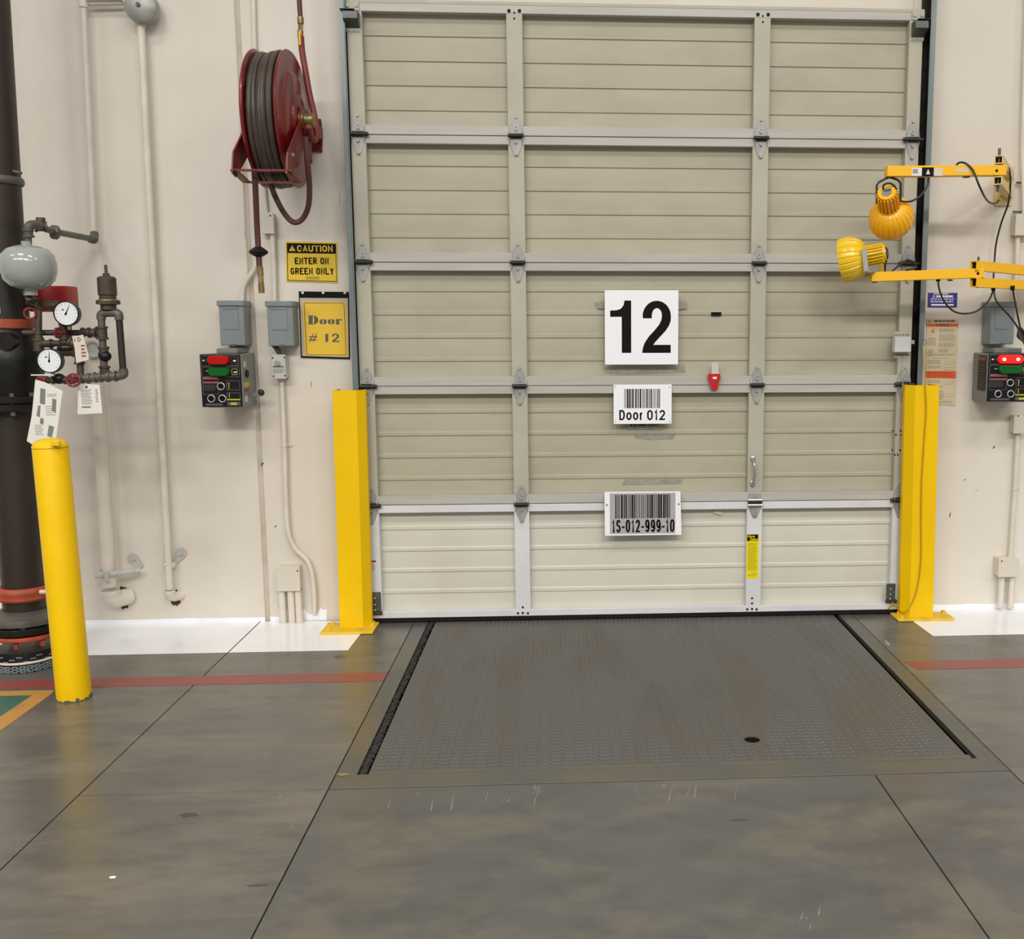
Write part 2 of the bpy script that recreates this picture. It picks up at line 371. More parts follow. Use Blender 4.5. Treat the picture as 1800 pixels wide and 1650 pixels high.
M_iron = mat('old_iron_pipe', (86, 76, 64), 0.5, 0.3, c2=(66, 52, 46), scale=12, lo=0.4, hi=0.65, bump=0.1, bscale=60)
M_irong = mat('grey_iron', (98, 96, 88), 0.5, 0.25, c2=(80, 78, 70), scale=12)
M_riser = mat('riser_pipe', (50, 38, 32), 0.45, 0.1, c2=(34, 32, 27), scale=5, lo=0.42, hi=0.6, stretch=(1, 1, 0.4), bump=0.12, bscale=50)
M_rust = mat('rust_orange', (178, 74, 44), 0.55, c2=(134, 62, 42), scale=14)
M_castblk = mat('black_casting', (20, 19, 18), 0.38, c2=(30, 30, 27), scale=12, bump=0.2, bscale=30)
M_tank = mat('tank_grey', (152, 158, 154), 0.16, coat=0.4)
M_valvered = mat('valve_red', (156, 22, 20), 0.42)
M_wheelred = mat('handwheel_red', (120, 30, 30), 0.42)
M_paper = mat('paper_white', (222, 220, 214), 0.6)
M_dialw = mat('dial_white', (225, 228, 235), 0.3)
M_tape = mat('duct_tape', (158, 154, 140), 0.45, c2=(138, 134, 121), scale=30)
M_tape2 = mat('beige_tape', (206, 196, 166), 0.55)
M_redtag = mat('red_plastic', (190, 10, 28), 0.22, coat=0.4)
M_blue = mat('blue_sticker', (52, 50, 130), 0.4)
M_placard = mat('placard_cream', (204, 192, 158), 0.5)
M_orange = mat('placard_orange', (220, 90, 40), 0.5)
M_cable = mat('black_cable', (30, 28, 28), 0.42)
M_rope = mat('yellow_green_cord', (186, 168, 40), 0.6)
M_ropedk = mat('olive_cord', (176, 142, 10), 0.6)
M_label = mat('bright_yellow_label', (232, 214, 0), 0.4)
M_labeld = mat('label_print_olive', (176, 164, 0), 0.5)
M_chiphole = mat('chipped_hole', (96, 52, 46), 0.9, c2=(60, 40, 36), scale=30)
M_caulk = mat('caulk_joint', (196, 186, 170), 0.8, c2=(180, 168, 150), scale=8)
M_stain = mat('oil_stain', (66, 65, 63), 0.35, c2=(84, 82, 77), scale=10)
M_scuff = mat('scuff_white', (146, 143, 135), 0.6)

for m_, k_ in ((M_yellow, .25), (M_ink, .12), (M_face, .2), (M_castblk, .3), (M_black, .25), (M_pit, .1), (M_redlens, .3), (M_greenlens, .3)):
    m_.node_tree.nodes['Principled BSDF'].inputs['Specular IOR Level'].default_value = k_

# ================================================================= THE SETTING
XL, XR = P(624, 400, -0.05).x, P(1607, 400, -0.05).x       # door edges
# ---- floor: sub-base with slabs and open joints
floor = B().box((-7, -8.5, -0.35), (-0.71, 0.25, -0.13)).box((-0.71, -8.5, -0.35), (1.353, -1.79, -0.13)).box((1.353, -8.5, -0.35), (6, 0.25, -0.13)).out('floor', M_pit, kind='structure')
def slab(x0, x1, y0, y1, m=M_floor):
    B().box((x0, y0, -0.13), (x1, y1, 0), 0.0004).out('slab', m, floor)
g = 0.0022
slab(-7, -1.424-g, -8.5, 0.25); slab(-1.424+g, -0.707-g, -1.78+g, 0.25); slab(-1.424+g, -0.707-g, -8.5, -1.78-g)
slab(-0.707+g, 0.929-g, -3.2+g, -1.785-g, M_floor2); slab(-0.707+g, 0.929-g, -8.5, -3.2-g, M_floor2)
slab(0.929+g, 1.352-g, -8.5, -1.785-g, M_floor2)
slab(1.352+g, 6, -8.5, 0.25)
def paint(name, pts, m, z=0.0012, **kw):
    return B().prism([V((x, y, z)) for x, y in pts], (0, 0, -0.0011)).out(name, m, floor, **kw)
yr0, yr1 = G(500, 1200.5).y, G(500, 1185).y
paint('red_line', [(-7, yr0), (-0.712, yr0), (-0.712, yr1), (-7, yr1)], M_red_line)
paint('red_line', [(1.39, yr0), (6, yr0), (6, yr1), (1.37, yr1)], M_red_line)
gp = lambda u, v: tuple(G(u, v))[:2]
d = (V(gp(0, 1285))-V(gp(91, 1219))).normalized()*1.2
o1 = V(gp(91, 1219)); e1 = o1+d
o2 = V(gp(57, 1222)); d2 = (V(gp(0, 1260))-o2).normalized()*1.1; e2 = o2+d2
paint('orange_line', [(-4, gp(0, 1213)[1]), (-4, gp(0, 1222)[1]), tuple(o2), tuple(e2), tuple(e1), tuple(o1), gp(95, 1213)], M_orange_line)
paint('green_patch', [(-4, gp(0, 1222)[1]), tuple(o2), tuple(e2), (-4, e2[1])], M_green_paint, z=0.001)
# white painted edge bands along the wall
wl = G(610, 1143).y; xw = G(612, 1143).x
paint('white_band', [(-5, wl), (-1.424, wl), (-1.424, 0), (-5, 0)], M_white, z=0.0018)
paint('white_band', [(-1.418, wl), (xw, wl), (G(632, 1117).x, -0.24), (-0.90, -0.02), (-1.418, 0)], M_white, z=0.0018)
paint('white_band', [(G(1640, 1118).x, G(1640, 1118).y), (5, G(1640, 1118).y), (5, 0), (1.66, 0), (1.60, -0.2)], M_white, z=0.0018)
def ragged(x0, x1, hmin, hmax, step=0.02, y=-0.0015):
    pts = [V((x0, y, 0.001))]; x = x0
    while x < x1:
        pts.append(V((x, y, random.uniform(hmin, hmax)))); x += step
    pts.append(V((x1, y, random.uniform(hmin, hmax)))); pts.append(V((x1, y, 0.001)))
    return pts
# stains, scuffs, litter specks on the slabs
def blob(b, u, v, ru, rv, z=0.0006, n=18):
    c = G(u, v); rx = abs((G(u+ru, v)-c).x); ry = abs((G(u, v+rv)-c).y)
    b.prism([V((c.x+rx*math.cos(t)*k, c.y+ry*math.sin(t)*k, z)) for i in range(n) for t, k in [(2*PI*i/n, random.uniform(0.55, 1.1))]], (0, 0, -0.0005))
for u, v, ru, rv in ((330, 1432, 20, 5), (452, 1556, 22, 3), (1300, 1441, 18, 2), (598, 1154, 12, 2.5), (862, 1172, 0.01, 0.01)):
    b = B(); blob(b, u, v, ru, rv); b.out('oil_stain', M_stain, floor)
b = B()
for u0, u1, v0, v1, n in ((930, 960, 1378, 1388, 6), (1160, 1190, 1374, 1382, 5), (1100, 1330, 1374, 1380, 5), (640, 900, 1388, 1410, 7), (1400, 1450, 1590, 1630, 5), (490, 540, 1390, 1460, 4)):
    for i in range(n):
        u, v = random.uniform(u0, u1), random.uniform(v0, v1); L = random.uniform(5, 20)*random.choice((.5, 1, 1.6)); a = G(u, v); c = G(u-L*0.25+random.uniform(-3, 3), v+L)
        n_ = V((c.y-a.y, a.x-c.x, 0)).normalized()*random.uniform(0.0006, 0.0016)
        b.prism([a+n_*0.3+V((0, 0, .0007)), a-n_*0.3+V((0, 0, .0007)), c-n_+V((0, 0, .0007)), c+n_+V((0, 0, .0007))], (0, 0, -0.0005))
b.out('scuff_mark', M_scuff, floor, kind='stuff')

b = B(); blob(b, 198, 1542, 7, 2.5, .0012, 9); b.out('white_chip', M_sign, floor)
b = B(); blob(b, 1560, 1131, 4, 6, .0012, 9); b.out('paint_chip', M_scuff, floor)
b = B(); blob(b, 604, 1362, 13, 2.5, .0025, 12); b.out('yellow_smear', mat('faded_yellow', (150, 130, 60), .5), floor)
# ---- wall: two cast panels with a caulked joint, header over the door
xj0, xj1 = P(447, 700, 0).x, P(455, 700, 0).x
wall = B().box((-7, 0.05, 0), (XL+0.02, 0.25, 6.5)).box((XR-0.02, 0.05, 0), (6, 0.25, 6.5)).box((XL+0.02, 0.05, 2.68), (XR-0.02, 0.25, 6.5)).out('wall_back', M_wall, kind='structure')
B().box((-7, 0, -0.1), (xj0, 0.05, 6.5), 0.004).out('wall_panel', M_wall, wall)
B().box((xj1, 0, -0.1), (XL+0.02, 0.05, 6.5), 0.004).out('wall_panel', M_wall, wall)
B().box((XR-0.02, 0, -0.1), (6, 0.05, 6.5), 0.004).out('wall_panel', M_wall, wall)
B().box((XL+0.0205, 0, 2.68), (XR-0.0205, 0.05, 6.5), 0.003).out('wall_header', M_wall, wall)
B().box((xj0, 0.008, 0), (xj1, 0.05, 6.5)).out('caulk_joint', M_caulk, wall)
for x0, x1 in ((-5, xj0-0.002), (xj1+0.002, P(575, 1090, 0).x)):
    B().prism(ragged(x0, x1, 0.020, 0.027, 0.05), (0, 0.0012, 0)).out('white_paint_edge', M_white, wall)
B().prism(ragged(1.72, 5, 0.022, 0.028, 0.05), (0, 0.0012, 0)).out('white_paint_edge', M_white, wall)
B().prism(ragged(P(490, 1080).x, P(575, 1080).x, 0.03, 0.07, 0.012, y=-0.003), (0, 0.002, 0)).out('white_paint_edge', M_white, wall)

# ================================================================= DOCK LEVELER
FX0, FX1 = -0.706, 1.351; GX0, GX1 = -0.643, 1.287; YF = -1.783
yp = G(1100, 1342.5).y            # front edge of the deck
lev = thing('dock_leveler', 'steel dock leveler with checker plate deck set flush into the floor before the big door', 'dock leveler', (0.32, -0.9, 0))
B().box((FX0, YF, -0.45), (FX1, 0.25, -0.43)).box((FX0, YF, -0.45), (FX0+0.01, 0.25, -0.02)).box((FX1-0.01, YF, -0.45), (FX1, 0.25, -0.02)).box((FX0, YF, -0.45), (FX1, YF+0.01, -0.02)).box((FX0, 0.24, -0.45), (FX1, 0.25, -0.02)).out('pit_box', M_pit, lev)
B().box((FX0+0.001, YF+0.095, -0.02), (GX0, 0.24, 0.001), 0.0006).out('frame_rail', M_frame, lev)
B().box((GX1, YF+0.095, -0.02), (FX1-0.001, 0.24, 0.001), 0.0006).out('frame_rail', M_frame, lev)
B().box((FX0+0.001, YF+0.001, -0.02), (FX1-0.001, YF+0.0935, 0.001), 0.0006).out('frame_rail', M_frame, lev)
DX0, DX1 = GX0+0.035, GX1-0.027
B().box((DX0, YF+0.0955, -0.018), (DX1+0.01, yp-0.002, 0.002), 0.0006).out('hinge_strip', M_frame, lev)
# deck plate with a round lift hole
hc = G(1322, 1300); hr = 0.026
b = B(); t = bmesh.new()
def ring_hole(t, x0, x1, y0, y1, c, r, z):
    n = 32; cs = [V((x0, y0, z)), V((x1, y0, z)), V((x1, y1, z)), V((x0, y1, z))]; s = 0.06
    q0, q1, w0, w1 = c.x-s, c.x+s, c.y-s, c.y+s
    xs = [x0, q0, q1, x1]; ys = [y0, w0, w1, y1]
    for i in range(3):
        for j in range(3):
            if i == 1 and j == 1: continue
            t.faces.new([t.verts.new((xs[a], ys[b_], z)) for a, b_ in ((i, j), (i+1, j), (i+1, j+1), (i, j+1))])
    sq = []; ci = []
    for k in range(n):
        a = 2*PI*k/n+PI/4; dx, dy = math.cos(a), math.sin(a); f = s/max(abs(dx), abs(dy))
        sq.append(t.verts.new((c.x+dx*f, c.y+dy*f, z))); ci.append(t.verts.new((c.x+dx*r, c.y+dy*r, z)))
    lo = [t.verts.new((v.co.x, v.co.y, z-0.01)) for v in ci]
    for k in range(n):
        j = (k+1) % n; t.faces.new((sq[k], sq[j], ci[j], ci[k])); t.faces.new((ci[k], ci[j], lo[j], lo[k]))
ring_hole(t, DX0, DX1, yp, 0.22, hc, hr, 0.001)
bmesh.ops.recalc_face_normals(t, faces=t.faces[:]); b._add(t)
b.box((DX0, yp, -0.009), (DX1, yp+0.004, 0.0009)).box((DX0, yp, -0.009), (DX0+0.004, 0.22, 0.0009)).box((DX1-0.004, yp, -0.009), (DX1, 0.22, 0.0009))
deck = b.out('deck_plate', M_plate, lev)
B().cyl(hc+V((0, 0, -.008)), hc+V((0, 0, -.0015)), hr-.001, n=28).out('lift_hole_dark', M_pit, lev)  # black disc fills the hole, its inner shade put into the colour
# raised treads
verts = []; faces = []
px_, py_ = 0.0195, 0.0270; nx = int((DX1-DX0-0.02)/px_); ny = int((0.0-yp-0.01)/py_)
for i in range(nx):
    cx = DX0+0.014+i*px_; sg = 1 if i % 2 else -1; ca, sa = math.cos(sg*0.78), math.sin(sg*0.78)
    for j in range(ny):
        cy = yp+0.016+j*py_+(0.0 if i % 2 else 0.0)
        if (cx-hc.x)**2+(cy-hc.y)**2 < 0.038**2: continue
        k = len(verts); L, W, H = 0.0120, 0.0042, 0.0024
        for lx, ly, lz in ((-L, 0, 0), (-L*.5, -W, 0), (L*.5, -W, 0), (L, 0, 0), (L*.5, W, 0), (-L*.5, W, 0), (-L*.55, 0, H), (L*.55, 0, H)):
            verts.append((cx+lx*ca-ly*sa-0.32, cy+lx*sa+ly*ca+0.9, 0.0011+lz))
        faces += [(k, k+1, k+6), (k+1, k+2, k+7, k+6), (k+2, k+3, k+7), (k+3, k+4, k+7), (k+4, k+5, k+6, k+7), (k+5, k, k+6)]
me = bpy.data.meshes.new('tread_pattern'); me.from_pydata(verts, [], faces); me.materials.append(M_tread)
o = bpy.data.objects.new('tread_pattern', me); COL.objects.link(o); o.parent = deck; o.location = (0, 0, 0); o['kind'] = 'stuff'
# black brush seal in the left gap
b = B(); y = YF+0.11
while y < 0.0:
    a_ = random.uniform(-.35, .35); x_ = GX0+.015+random.uniform(-.004, .004)
    b.bar((x_-.011, y, random.uniform(-.012, -.004)), (x_+.011, y+a_*.02, random.uniform(-.010, .003)), .010, .008, .002); y += 0.006
b.out('brush_seal', M_brush, lev, kind='stuff')

# ================================================================= DOOR
YS, YR = -0.028, -0.070      # sheet plane, stile/rail front plane
JV = [(905, 240.5), (905, 462), (905, 677.6), (905, 884.2)]
ZJ = [P(u, v, -0.05).z for u, v in JV]
ZT = P(905, 11, -0.05).z; ZB = 0.026
door = thing('door_1', 'large cream sectional overhead dock door of five ribbed sections', 'door', ((XL+XR)/2, -0.05, 0)); door['kind'] = 'structure'
stx = [(XL, P(650, 400, -0.05).x), (P(896, 400, -0.05).x, P(923.5, 400, -0.05).x), (P(1319.5, 400, -0.05).x, P(1347, 400, -0.05).x), (P(1584, 400, -0.05).x, XR)]
zt = [ZT]+ZJ+[ZB]
def hinge_mesh(wide):
    b = B(); h = 0.086; hw = 0.0275
    b.use(M_galv)
    for sg in (1, -1):
        pl = [(-hw, 0.006*sg), (hw, 0.006*sg), (hw, 0.033*sg), (0.009, (h-0.006)*sg), (0.005, h*sg), (-0.005, h*sg), (-0.009, (h-0.006)*sg), (-hw, 0.033*sg)]
        b.prism([V((x, -0.003, z)) for x, z in pl], (0, 0.003, 0))
        b.prism([V((-hw-0.001, -0.003, 0.004*sg)), V((-hw-0.001, -0.003, 0.036*sg)), V((-hw-0.001, -0.016, 0.004*sg))], (0.003, 0, 0))
        b.prism([V((hw-0.002, -0.003, 0.004*sg)), V((hw-0.002, -0.003, 0.036*sg)), V((hw-0.002, -0.016, 0.004*sg))], (0.003, 0, 0))
    b.use(M_dksteel); b.cyl((-hw-0.006-(0.012 if wide else 0), -0.013, 0), (hw+0.006+(0.012 if wide else 0), -0.013, 0), 0.0085, n=12)
    b.box((-hw, -0.008, -0.013), (hw, -0.002, 0.004)) if not wide else b.box((-hw-0.004, -0.012, -0.010), (hw+0.004, -0.002, 0.012))  # dark block behind the rod, with the shadow around it painted in
    b.use(M_galv)
    for z in (0.078, 0.026, -0.026, -0.078):
        b.cyl((0, -0.0095, z), (0, -0.002, z), 0.0062, 0.0075, n=10)
    b.use(M_dksteel)
    for z in (0.036, -0.036): b.cyl((0, -0.0034, z), (0, -0.002, z), 0.0026, n=8)
    return b
mid_hinge = end_hinge = None
for k in range(5):
    z1, z0 = zt[k], zt[k+1]; h = z1-z0; last = k == 4
    b = B(); prof = [(YS, z1-0.002)]
    for fr in (0.235, 0.425, 0.613, 0.803):
        zc = z1-h*fr     # lower edge of the rib
        prof += [(YS, zc+0.0225), (YS-0.0050, zc+0.0170), (YS-0.0050, zc+0.0035), (YS+0.0005, zc+.0005), (YS, zc-0.003)]
    prof += [(YS, z0+0.002)]
    t = bmesh.new(); A = [t.verts.new((XL+0.01, y, z)) for y, z in prof]; C = [t.verts.new((XR-0.01, y, z)) for y, z in prof]
    for i in range(len(prof)-1): t.faces.new((A[i], A[i+1], C[i+1], C[i]))
    bmesh.ops.recalc_face_normals(t, faces=t.faces[:])
    for f in t.faces:
        if f.normal.y > 0: f.normal_flip()
    b._add(t); b.box((XL+0.011, YS+0.003, z0+0.002), (XR-0.011, YS+0.02, z1-0.002))
    sec = b.out('door_section', M_sheet_b if last else M_sheet, door, angle=20)
    rm = M_stile_b if last else M_rail
    rh = 0.034
    B().box((XL+0.004, YR, z1-rh-0.002), (XR-0.004, YS, z1-0.0015), 0.0015).out('rail', rm, sec)
    rb = M_rail
    if last: B().box((XL+0.004, YR-0.002, z0), (XR-0.004, YS, z0+0.030), 0.0015).out('rail', M_galv if False else M_stile_b, sec)
    else: B().box((XL+0.004, YR, z0+0.0015), (XR-0.004, YS, z0+rh+0.008), 0.0015).out('rail', rb, sec)
    for i, (a, c) in enumerate(stx):
        zz0 = z0+(0.03 if last else rh+0.008); zz1 = z1-rh-0.002
        if i in (0, 3) : zz0, zz1 = z0+(0.03 if last else 0.001), z1-(0.001 if k else rh+0.002)
        yf = YR-(0.0012 if i in (0, 3) else 0)
        B().box((a, yf, zz0), (c, YS, zz1), 0.0012).out('stile', M_stile_b if last else M_stile, sec)
for k in range(4):
    z = ZJ[k]
    for i, (a, c) in enumerate(stx):
        if k == 3 and i == 2: continue
        wide = i in (0, 3)
        loc = V(((a+c)/2, YR-0.0013, z))
        b = None
        src = end_hinge if wide else mid_hinge
        if src is None:
            b = hinge_mesh(wide); bmesh.ops.translate(b.bm, vec=loc, verts=b.bm.verts); o = b.out('hinge', None, door, loc=loc)
            if wide: end_hinge = o
            else: mid_hinge = o
        else: inst(src, door, loc)
# latch-like hinge with bright rollers on the lowest joint
z = ZJ[3]; xm = (stx[2][0]+stx[2][1])/2; y0 = YR-0.0005
b = B().use(M_galv); hw = 0.030
b.prism([V((xm+x, y0-0.003, z+zz)) for x, zz in ((-hw, -.006), (hw, -.006), (hw, .036), (-hw, .036))], (0, .003, 0))
b.prism([V((xm+x, y0-0.003, z+zz)) for x, zz in ((-hw, -.008), (hw, -.008), (hw, -.03), (.008, -.078), (-.008, -.078), (-hw, -.03))], (0, .003, 0))
b.cyl((xm, y0-.009, z+.022), (xm, y0-.002, z+.022), .006, n=10).cyl((xm, y0-.009, z-.066), (xm, y0-.002, z-.066), .006, n=10)
b.use(M_chrome).cyl((xm-.034, y0-.010, z+.008), (xm+.034, y0-.010, z+.008), .006, n=12).cyl((xm-.034, y0-.010, z-.017), (xm+.034, y0-.010, z-.017), .007, n=12)
b.use(M_dksteel).box((xm-.033, y0-.009, z-.014), (xm+.033, y0-.003, z+.006))
b.out('hinge', None, door, label='wider hinge with two bright rollers')
# top rail hardware, holes, corner brackets, seal
B().box((XL-0.004, YR-0.0005, ZT-0.002), (XR+0.004, YS-0.002, ZT+0.012), 0.001).out('top_cap', M_stile, door)
def holes(name, pts, y, r=0.006, sq=False):
    b = B()
    for u, v in pts:
        p = P(u, v, y)
        if sq: b.box((p.x-r, y-0.0012, p.z-r), (p.x+r, y, p.z+r), 0.0015)
        else: b.cyl((p.x, y-0.0012, p.z), (p.x, y, p.z), r, n=10)
    return b.out(name, M_ink, door, kind='stuff')
holes('bolt_hole', [(894.6, 19), (913, 19), (1332.3, 25.5), (1350.4, 25.5)], YR-0.0015, 0.0065, True)
holes('bolt_hole', [(904, 32.5), (904, 22), (1341, 38.5), (1341, 28)], YR-0.0013, 0.004)
holes('bolt_hole', [(919, 1067), (1322, 1060), (1322, 1051)], YR-0.0013, 0.0048)
holes('bolt_hole', [(910.5, 1077.5), (928, 1077.5), (919, 1077), (1313.5, 1070.5), (1330, 1070.5), (1322, 1070)], YR-0.0035, 0.0045, True)
holes('bolt_hole', [(1569, 757), (1583, 757), (1575, 764), (1584, 764), (1568, 791), (1582, 791), (1573, 799), (1578, 799)], YR-0.0026, 0.004)
B().box((XL+0.006, YR+0.004, 0.003), (XR-0.006, YS-0.004, ZB+0.001), 0.004).out('bottom_seal', M_black, door)
for sg, (a, c) in ((-1, stx[0]), (1, stx[3])):
    zc = P(905, 25, -0.05).z
    x0, x1 = a+0.002, c-0.002
    o_ = -0.02 if sg < 0 else 0.02
    b = B().use(M_stile).box((x0+o_*0.3, YR-0.006, ZT-0.036), (x1+o_*.3, YR-0.001, ZT+0.004), 0.001)
    b.use(M_dksteel).box((x0+o_, YR-0.05, ZT-0.044), (x1+o_, YR-0.002, ZT-0.040), 0.001)
    b.use(M_galvd).prism([V((x0+o_*.3, y, z)) for y, z in ((YR-0.002, ZT-0.046), (YR-0.055, ZT-0.052), (YR-0.060, ZT-0.082), (YR-0.012, ZT-0.105), (YR-0.002, ZT-0.105))], (x1-x0, 0, 0))
    b.use(M_stile).box((x0+o_*.3, YR-0.004, ZT-0.122), (x1+o_*.3, YR-0.001, ZT-0.105), 0.001)
    b.use(M_galv)
    for xx in (x0+0.012, x1-0.012): b.cyl((xx+o_*.3, YR-.011, ZT-.016), (xx+o_*.3, YR-.005, ZT-.016), .007, n=10)
    for xx in (x0+0.010, x0+.028, x1-0.012): b.cyl((xx+o_*.3, YR-.007, ZT-.114), (xx+o_*.3, YR-.003, ZT-.114), .004, n=8)
    b.out('top_roller_bracket', None, door)
for (u0, v0, u1, v1) in ((652, 1041, 670, 1079), (1559, 1026, 1573, 1058)):
    x0, x1, z0, z1 = rect(u0, v0, u1, v1, -0.08)
    b = B().use(M_galvd).box((x0, YR-0.012, z0), (x1, YR-0.0013, z1), 0.002)
    b.use(M_dksteel).cyl((x0-.004, YR-.014, z0+.006), (x1+.006, YR-.014, z0+.006), .008, n=10)
    b.use(M_galv)
    for f in (0.2, 0.45, 0.75): b.cyl(((x0*.6+x1*.4), YR-.017, z0+(z1-z0)*f), ((x0*.6+x1*.4), YR-.011, z0+(z1-z0)*f), .005, n=8)
    b.out('bottom_bracket', None, door)
# grab handle on the right inner stile
hx = P(1323, 820, YR).x; hz1, hz0 = P(1323, 806, YR).z, P(1323, 850, YR).z
b = B().use(M_chrome).sphere((hx, YR-.003, hz1), .0125, (1, .35, 1.1)).sphere((hx, YR-.003, hz0), .0125, (1, .35, 1.3))
b.tube([(hx, YR-.004, hz1-.006), (hx+.002, YR-.028, hz1-.020), (hx+.004, YR-.032, (hz0+hz1)/2), (hx+.003, YR-.028, hz0+.020), (hx, YR-.004, hz0+.006)], .0058, 10)
b.out('lift_handle', None, door)
# label with the maker's name, small sticker
lb = plate('maker_label', M_label, 1313, 939, 1333, 1016.5, YR-0.0006, 0.0005, None, label='tall bright yellow instruction label on the white lower stile of the dock door', cat='label')
plate('header_block', M_ink, 1313.3, 939.3, 1332.6, 950.5, YR-0.0009, 0.0003, lb)
text('lettering', 'Wayne', 1314.5, 940.5, 1327, 945.5, YR-0.0009, M_label, lb, 0.02, 0.3); text('lettering', 'Dalton', 1318, 945, 1332, 950, YR-0.0009, M_label, lb, 0.02, 0.3)
b = B(); lines(b, *rect(1315, 954, 1331.5, 1003, YR-.0006), YR-.0006, 22, .62, rag=.2); b.out('small_print', M_labeld, lb, kind='stuff')
b = B(); lines(b, *rect(1320, 1006, 1331, 1014, YR-.0006), YR-.0006, 4, .5, rag=.3); p = P(1317, 1011, YR-.0006); b.cyl((p.x, YR-.001, p.z), (p.x, YR-.0006, p.z), .005, n=12); b.out('small_print', M_labeld, lb, kind='stuff')
st = plate('warning_sticker', M_paper, 649, 985, 661, 1006, YR-0.0020, 0.0006, None, label='small pale sticker with red top edge on the dock door beside the guard post', cat='sticker')
plate('red_band', M_valvered, 649, 985, 661, 988, YR-0.0023, 0.0003, st)
b = B(); lines(b, *rect(651, 990, 660, 1004, YR-.002), YR-.002, 6, .4); b.out('small_print', M_inkgrey, kind='stuff', parent=st)

# ---- vertical tracks
def track(sg, xa, xb, label):
    """xa: lip edge beside the door, xb: outer edge"""
    t_ = thing('door_track', label, 'door track', (xb, -0.05, 0), 'vertical door tracks')
    z1 = 6.0
    def bx(x0, x1, ya, yb, m, nm): B().box((x0, ya, 0.005), (x1, yb, z1)).out(nm, m, t_)
    bx(xa, xb, -0.104, -0.100, M_track, 'track_lip')
    B().cyl((xa, -.102, .005), (xa, -.102, z1), .0036, n=10).out('track_lip_edge', M_track, t_)
    bx(xb-sg*.001, xb-sg*.005, -0.0995, -0.012, M_dksteel, 'track_web')  # web, back and angle are coloured darker than the lip
    bx(xa, xb-sg*.006, -0.016, -0.012, M_dksteel, 'track_back')
    bx(xa-sg*.012, xb+sg*.002, -0.0115, -0.002, M_dksteel, 'mounting_angle')
    for z in (0.5, 1.2, 1.9, 2.5):
        B().box((xb-sg*.0005, -0.075, z-.02), (xb+sg*.006, -0.012, z+.02), .001).cyl((xb+sg*.006, -.05, z), (xb+sg*.011, -.05, z), .006, n=8).out('mounting_clip', M_galvd, t_)
track(-1, P(618.8, 400, -.102).x, P(609.8, 400, -.102).x, 'grey steel vertical track along the hose reel side of the dock door')
track(1, P(1622.5, 430, -.102).x, P(1630.5, 430, -.102).x, 'grey steel vertical track along the work lamp side of the dock door')
# small switch box with perforated straps on the right stile
x0, x1, z0, z1 = rect(1573, 592, 1601, 619, -0.11)
sw = thing('sensor_box', 'small cream box strapped to the outer stile of the dock door above a hinge', 'box', ((x0+x1)/2, -.09, z0))
B().box((x0, -0.115, z0), (x1, YR-.004, z1), .003).out('cover', M_stile_b, sw)
a = rect(1572, 585, 1600, 592, YR-.003); B().box((a[0], YR-.004, a[2]-.012), (a[1], YR-.002, a[3]+.006)).out('strap', M_stile, sw)
a = rect(1572, 619, 1596, 627, YR-.003); B().box((a[0], YR-.004, a[2]-.004), (a[1], YR-.002, a[3]+.01)).out('strap', M_stile, sw)
b = B()
for v in (588.5, 623.5):
    for u in (1575, 1579, 1583.5, 1588, 1592.5, 1596): p = P(u, v, YR-.005); b.cyl((p.x, YR-.0052, p.z), (p.x, YR-.003, p.z), .0028, n=8)
b.out('strap_hole', M_ink, sw, kind='stuff')
p = P(1606, 600, -.09); B().box((x1, -.10, p.z-.012), (x1+.02, -.08, p.z+.006), .002).out('side_tab', M_stile, sw)
B().tube([P(1587, 628, -.08), P(1587, 640, -.10), P(1589, 655, -.12), P(1586, 680, -.12), P(1582, 702, -.09)], .0018, 6).out('lift_cable', M_galv, None, label='thin steel cable hanging down past the hinge of the dock door under the cream box', cat='cable', loc=P(1582, 702, -.09))

# ================================================================= SIGNS ON THE DOOR
def glyph2(cx0, cx1, z0, z1):
    """a bold 2 as outline (normalised 0..1)"""
    w_, h_ = cx1-cx0, z1-z0; pts = []
    def arc(cx, cy, rx, ry, a0, a1, n=14):
        return [(cx+rx*math.cos(math.radians(a0+(a1-a0)*i/n)), cy+ry*math.sin(math.radians(a0+(a1-a0)*i/n))) for i in range(n+1)]
    outer = [(0.02, 0.665)] + arc(0.50, 0.70, 0.49, 0.30, 172, 0, 18) + [(0.985, 0.62), (0.93, 0.53), (0.80, 0.42), (0.60, 0.30), (0.46, 0.215), (0.38, 0.155), (0.99, 0.155), (0.99, 0.0), (0.0, 0.0)]
    inner = [(0.02, 0.09), (0.08, 0.19), (0.22, 0.31), (0.42, 0.43), (0.58, 0.54), (0.66, 0.63), (0.68, 0.71)] + arc(0.505, 0.715, 0.175, 0.145, 0, 176, 12) + [(0.33, 0.665)]
    return [V((cx0+x*w_, 0, z0+y*h_)) for x, y in outer+inner]
def glyph1(cx0, cx1, z0, z1):
    w_, h_ = cx1-cx0, z1-z0
    pts = [(0.55, 0), (1, 0), (1, 1), (0.68, 1), (0.64, 0.91), (0.50, 0.84), (0.30, 0.815), (0.0, 0.81), (0.0, 0.69), (0.55, 0.69)]
    return [V((cx0+x*w_, 0, z0+y*h_)) for x, y in pts]
yb = YR-0.030
sg12 = plate('number_sign', M_sign, 1063, 510, 1192, 640.5, YR-.010, .008, None, .0008, label='large square white sign with a bold black 12 on the dock door', cat='sign')
b = B()
x0, x1, z0, z1 = rect(1072.5, 528, 1109.5, 620, YR-.010); b.prism([p+V((0, YR-.0105, 0)) for p in glyph1(x0, x1, z0, z1)], (0, .0006, 0)); b.out('digit', M_ink, sg12)
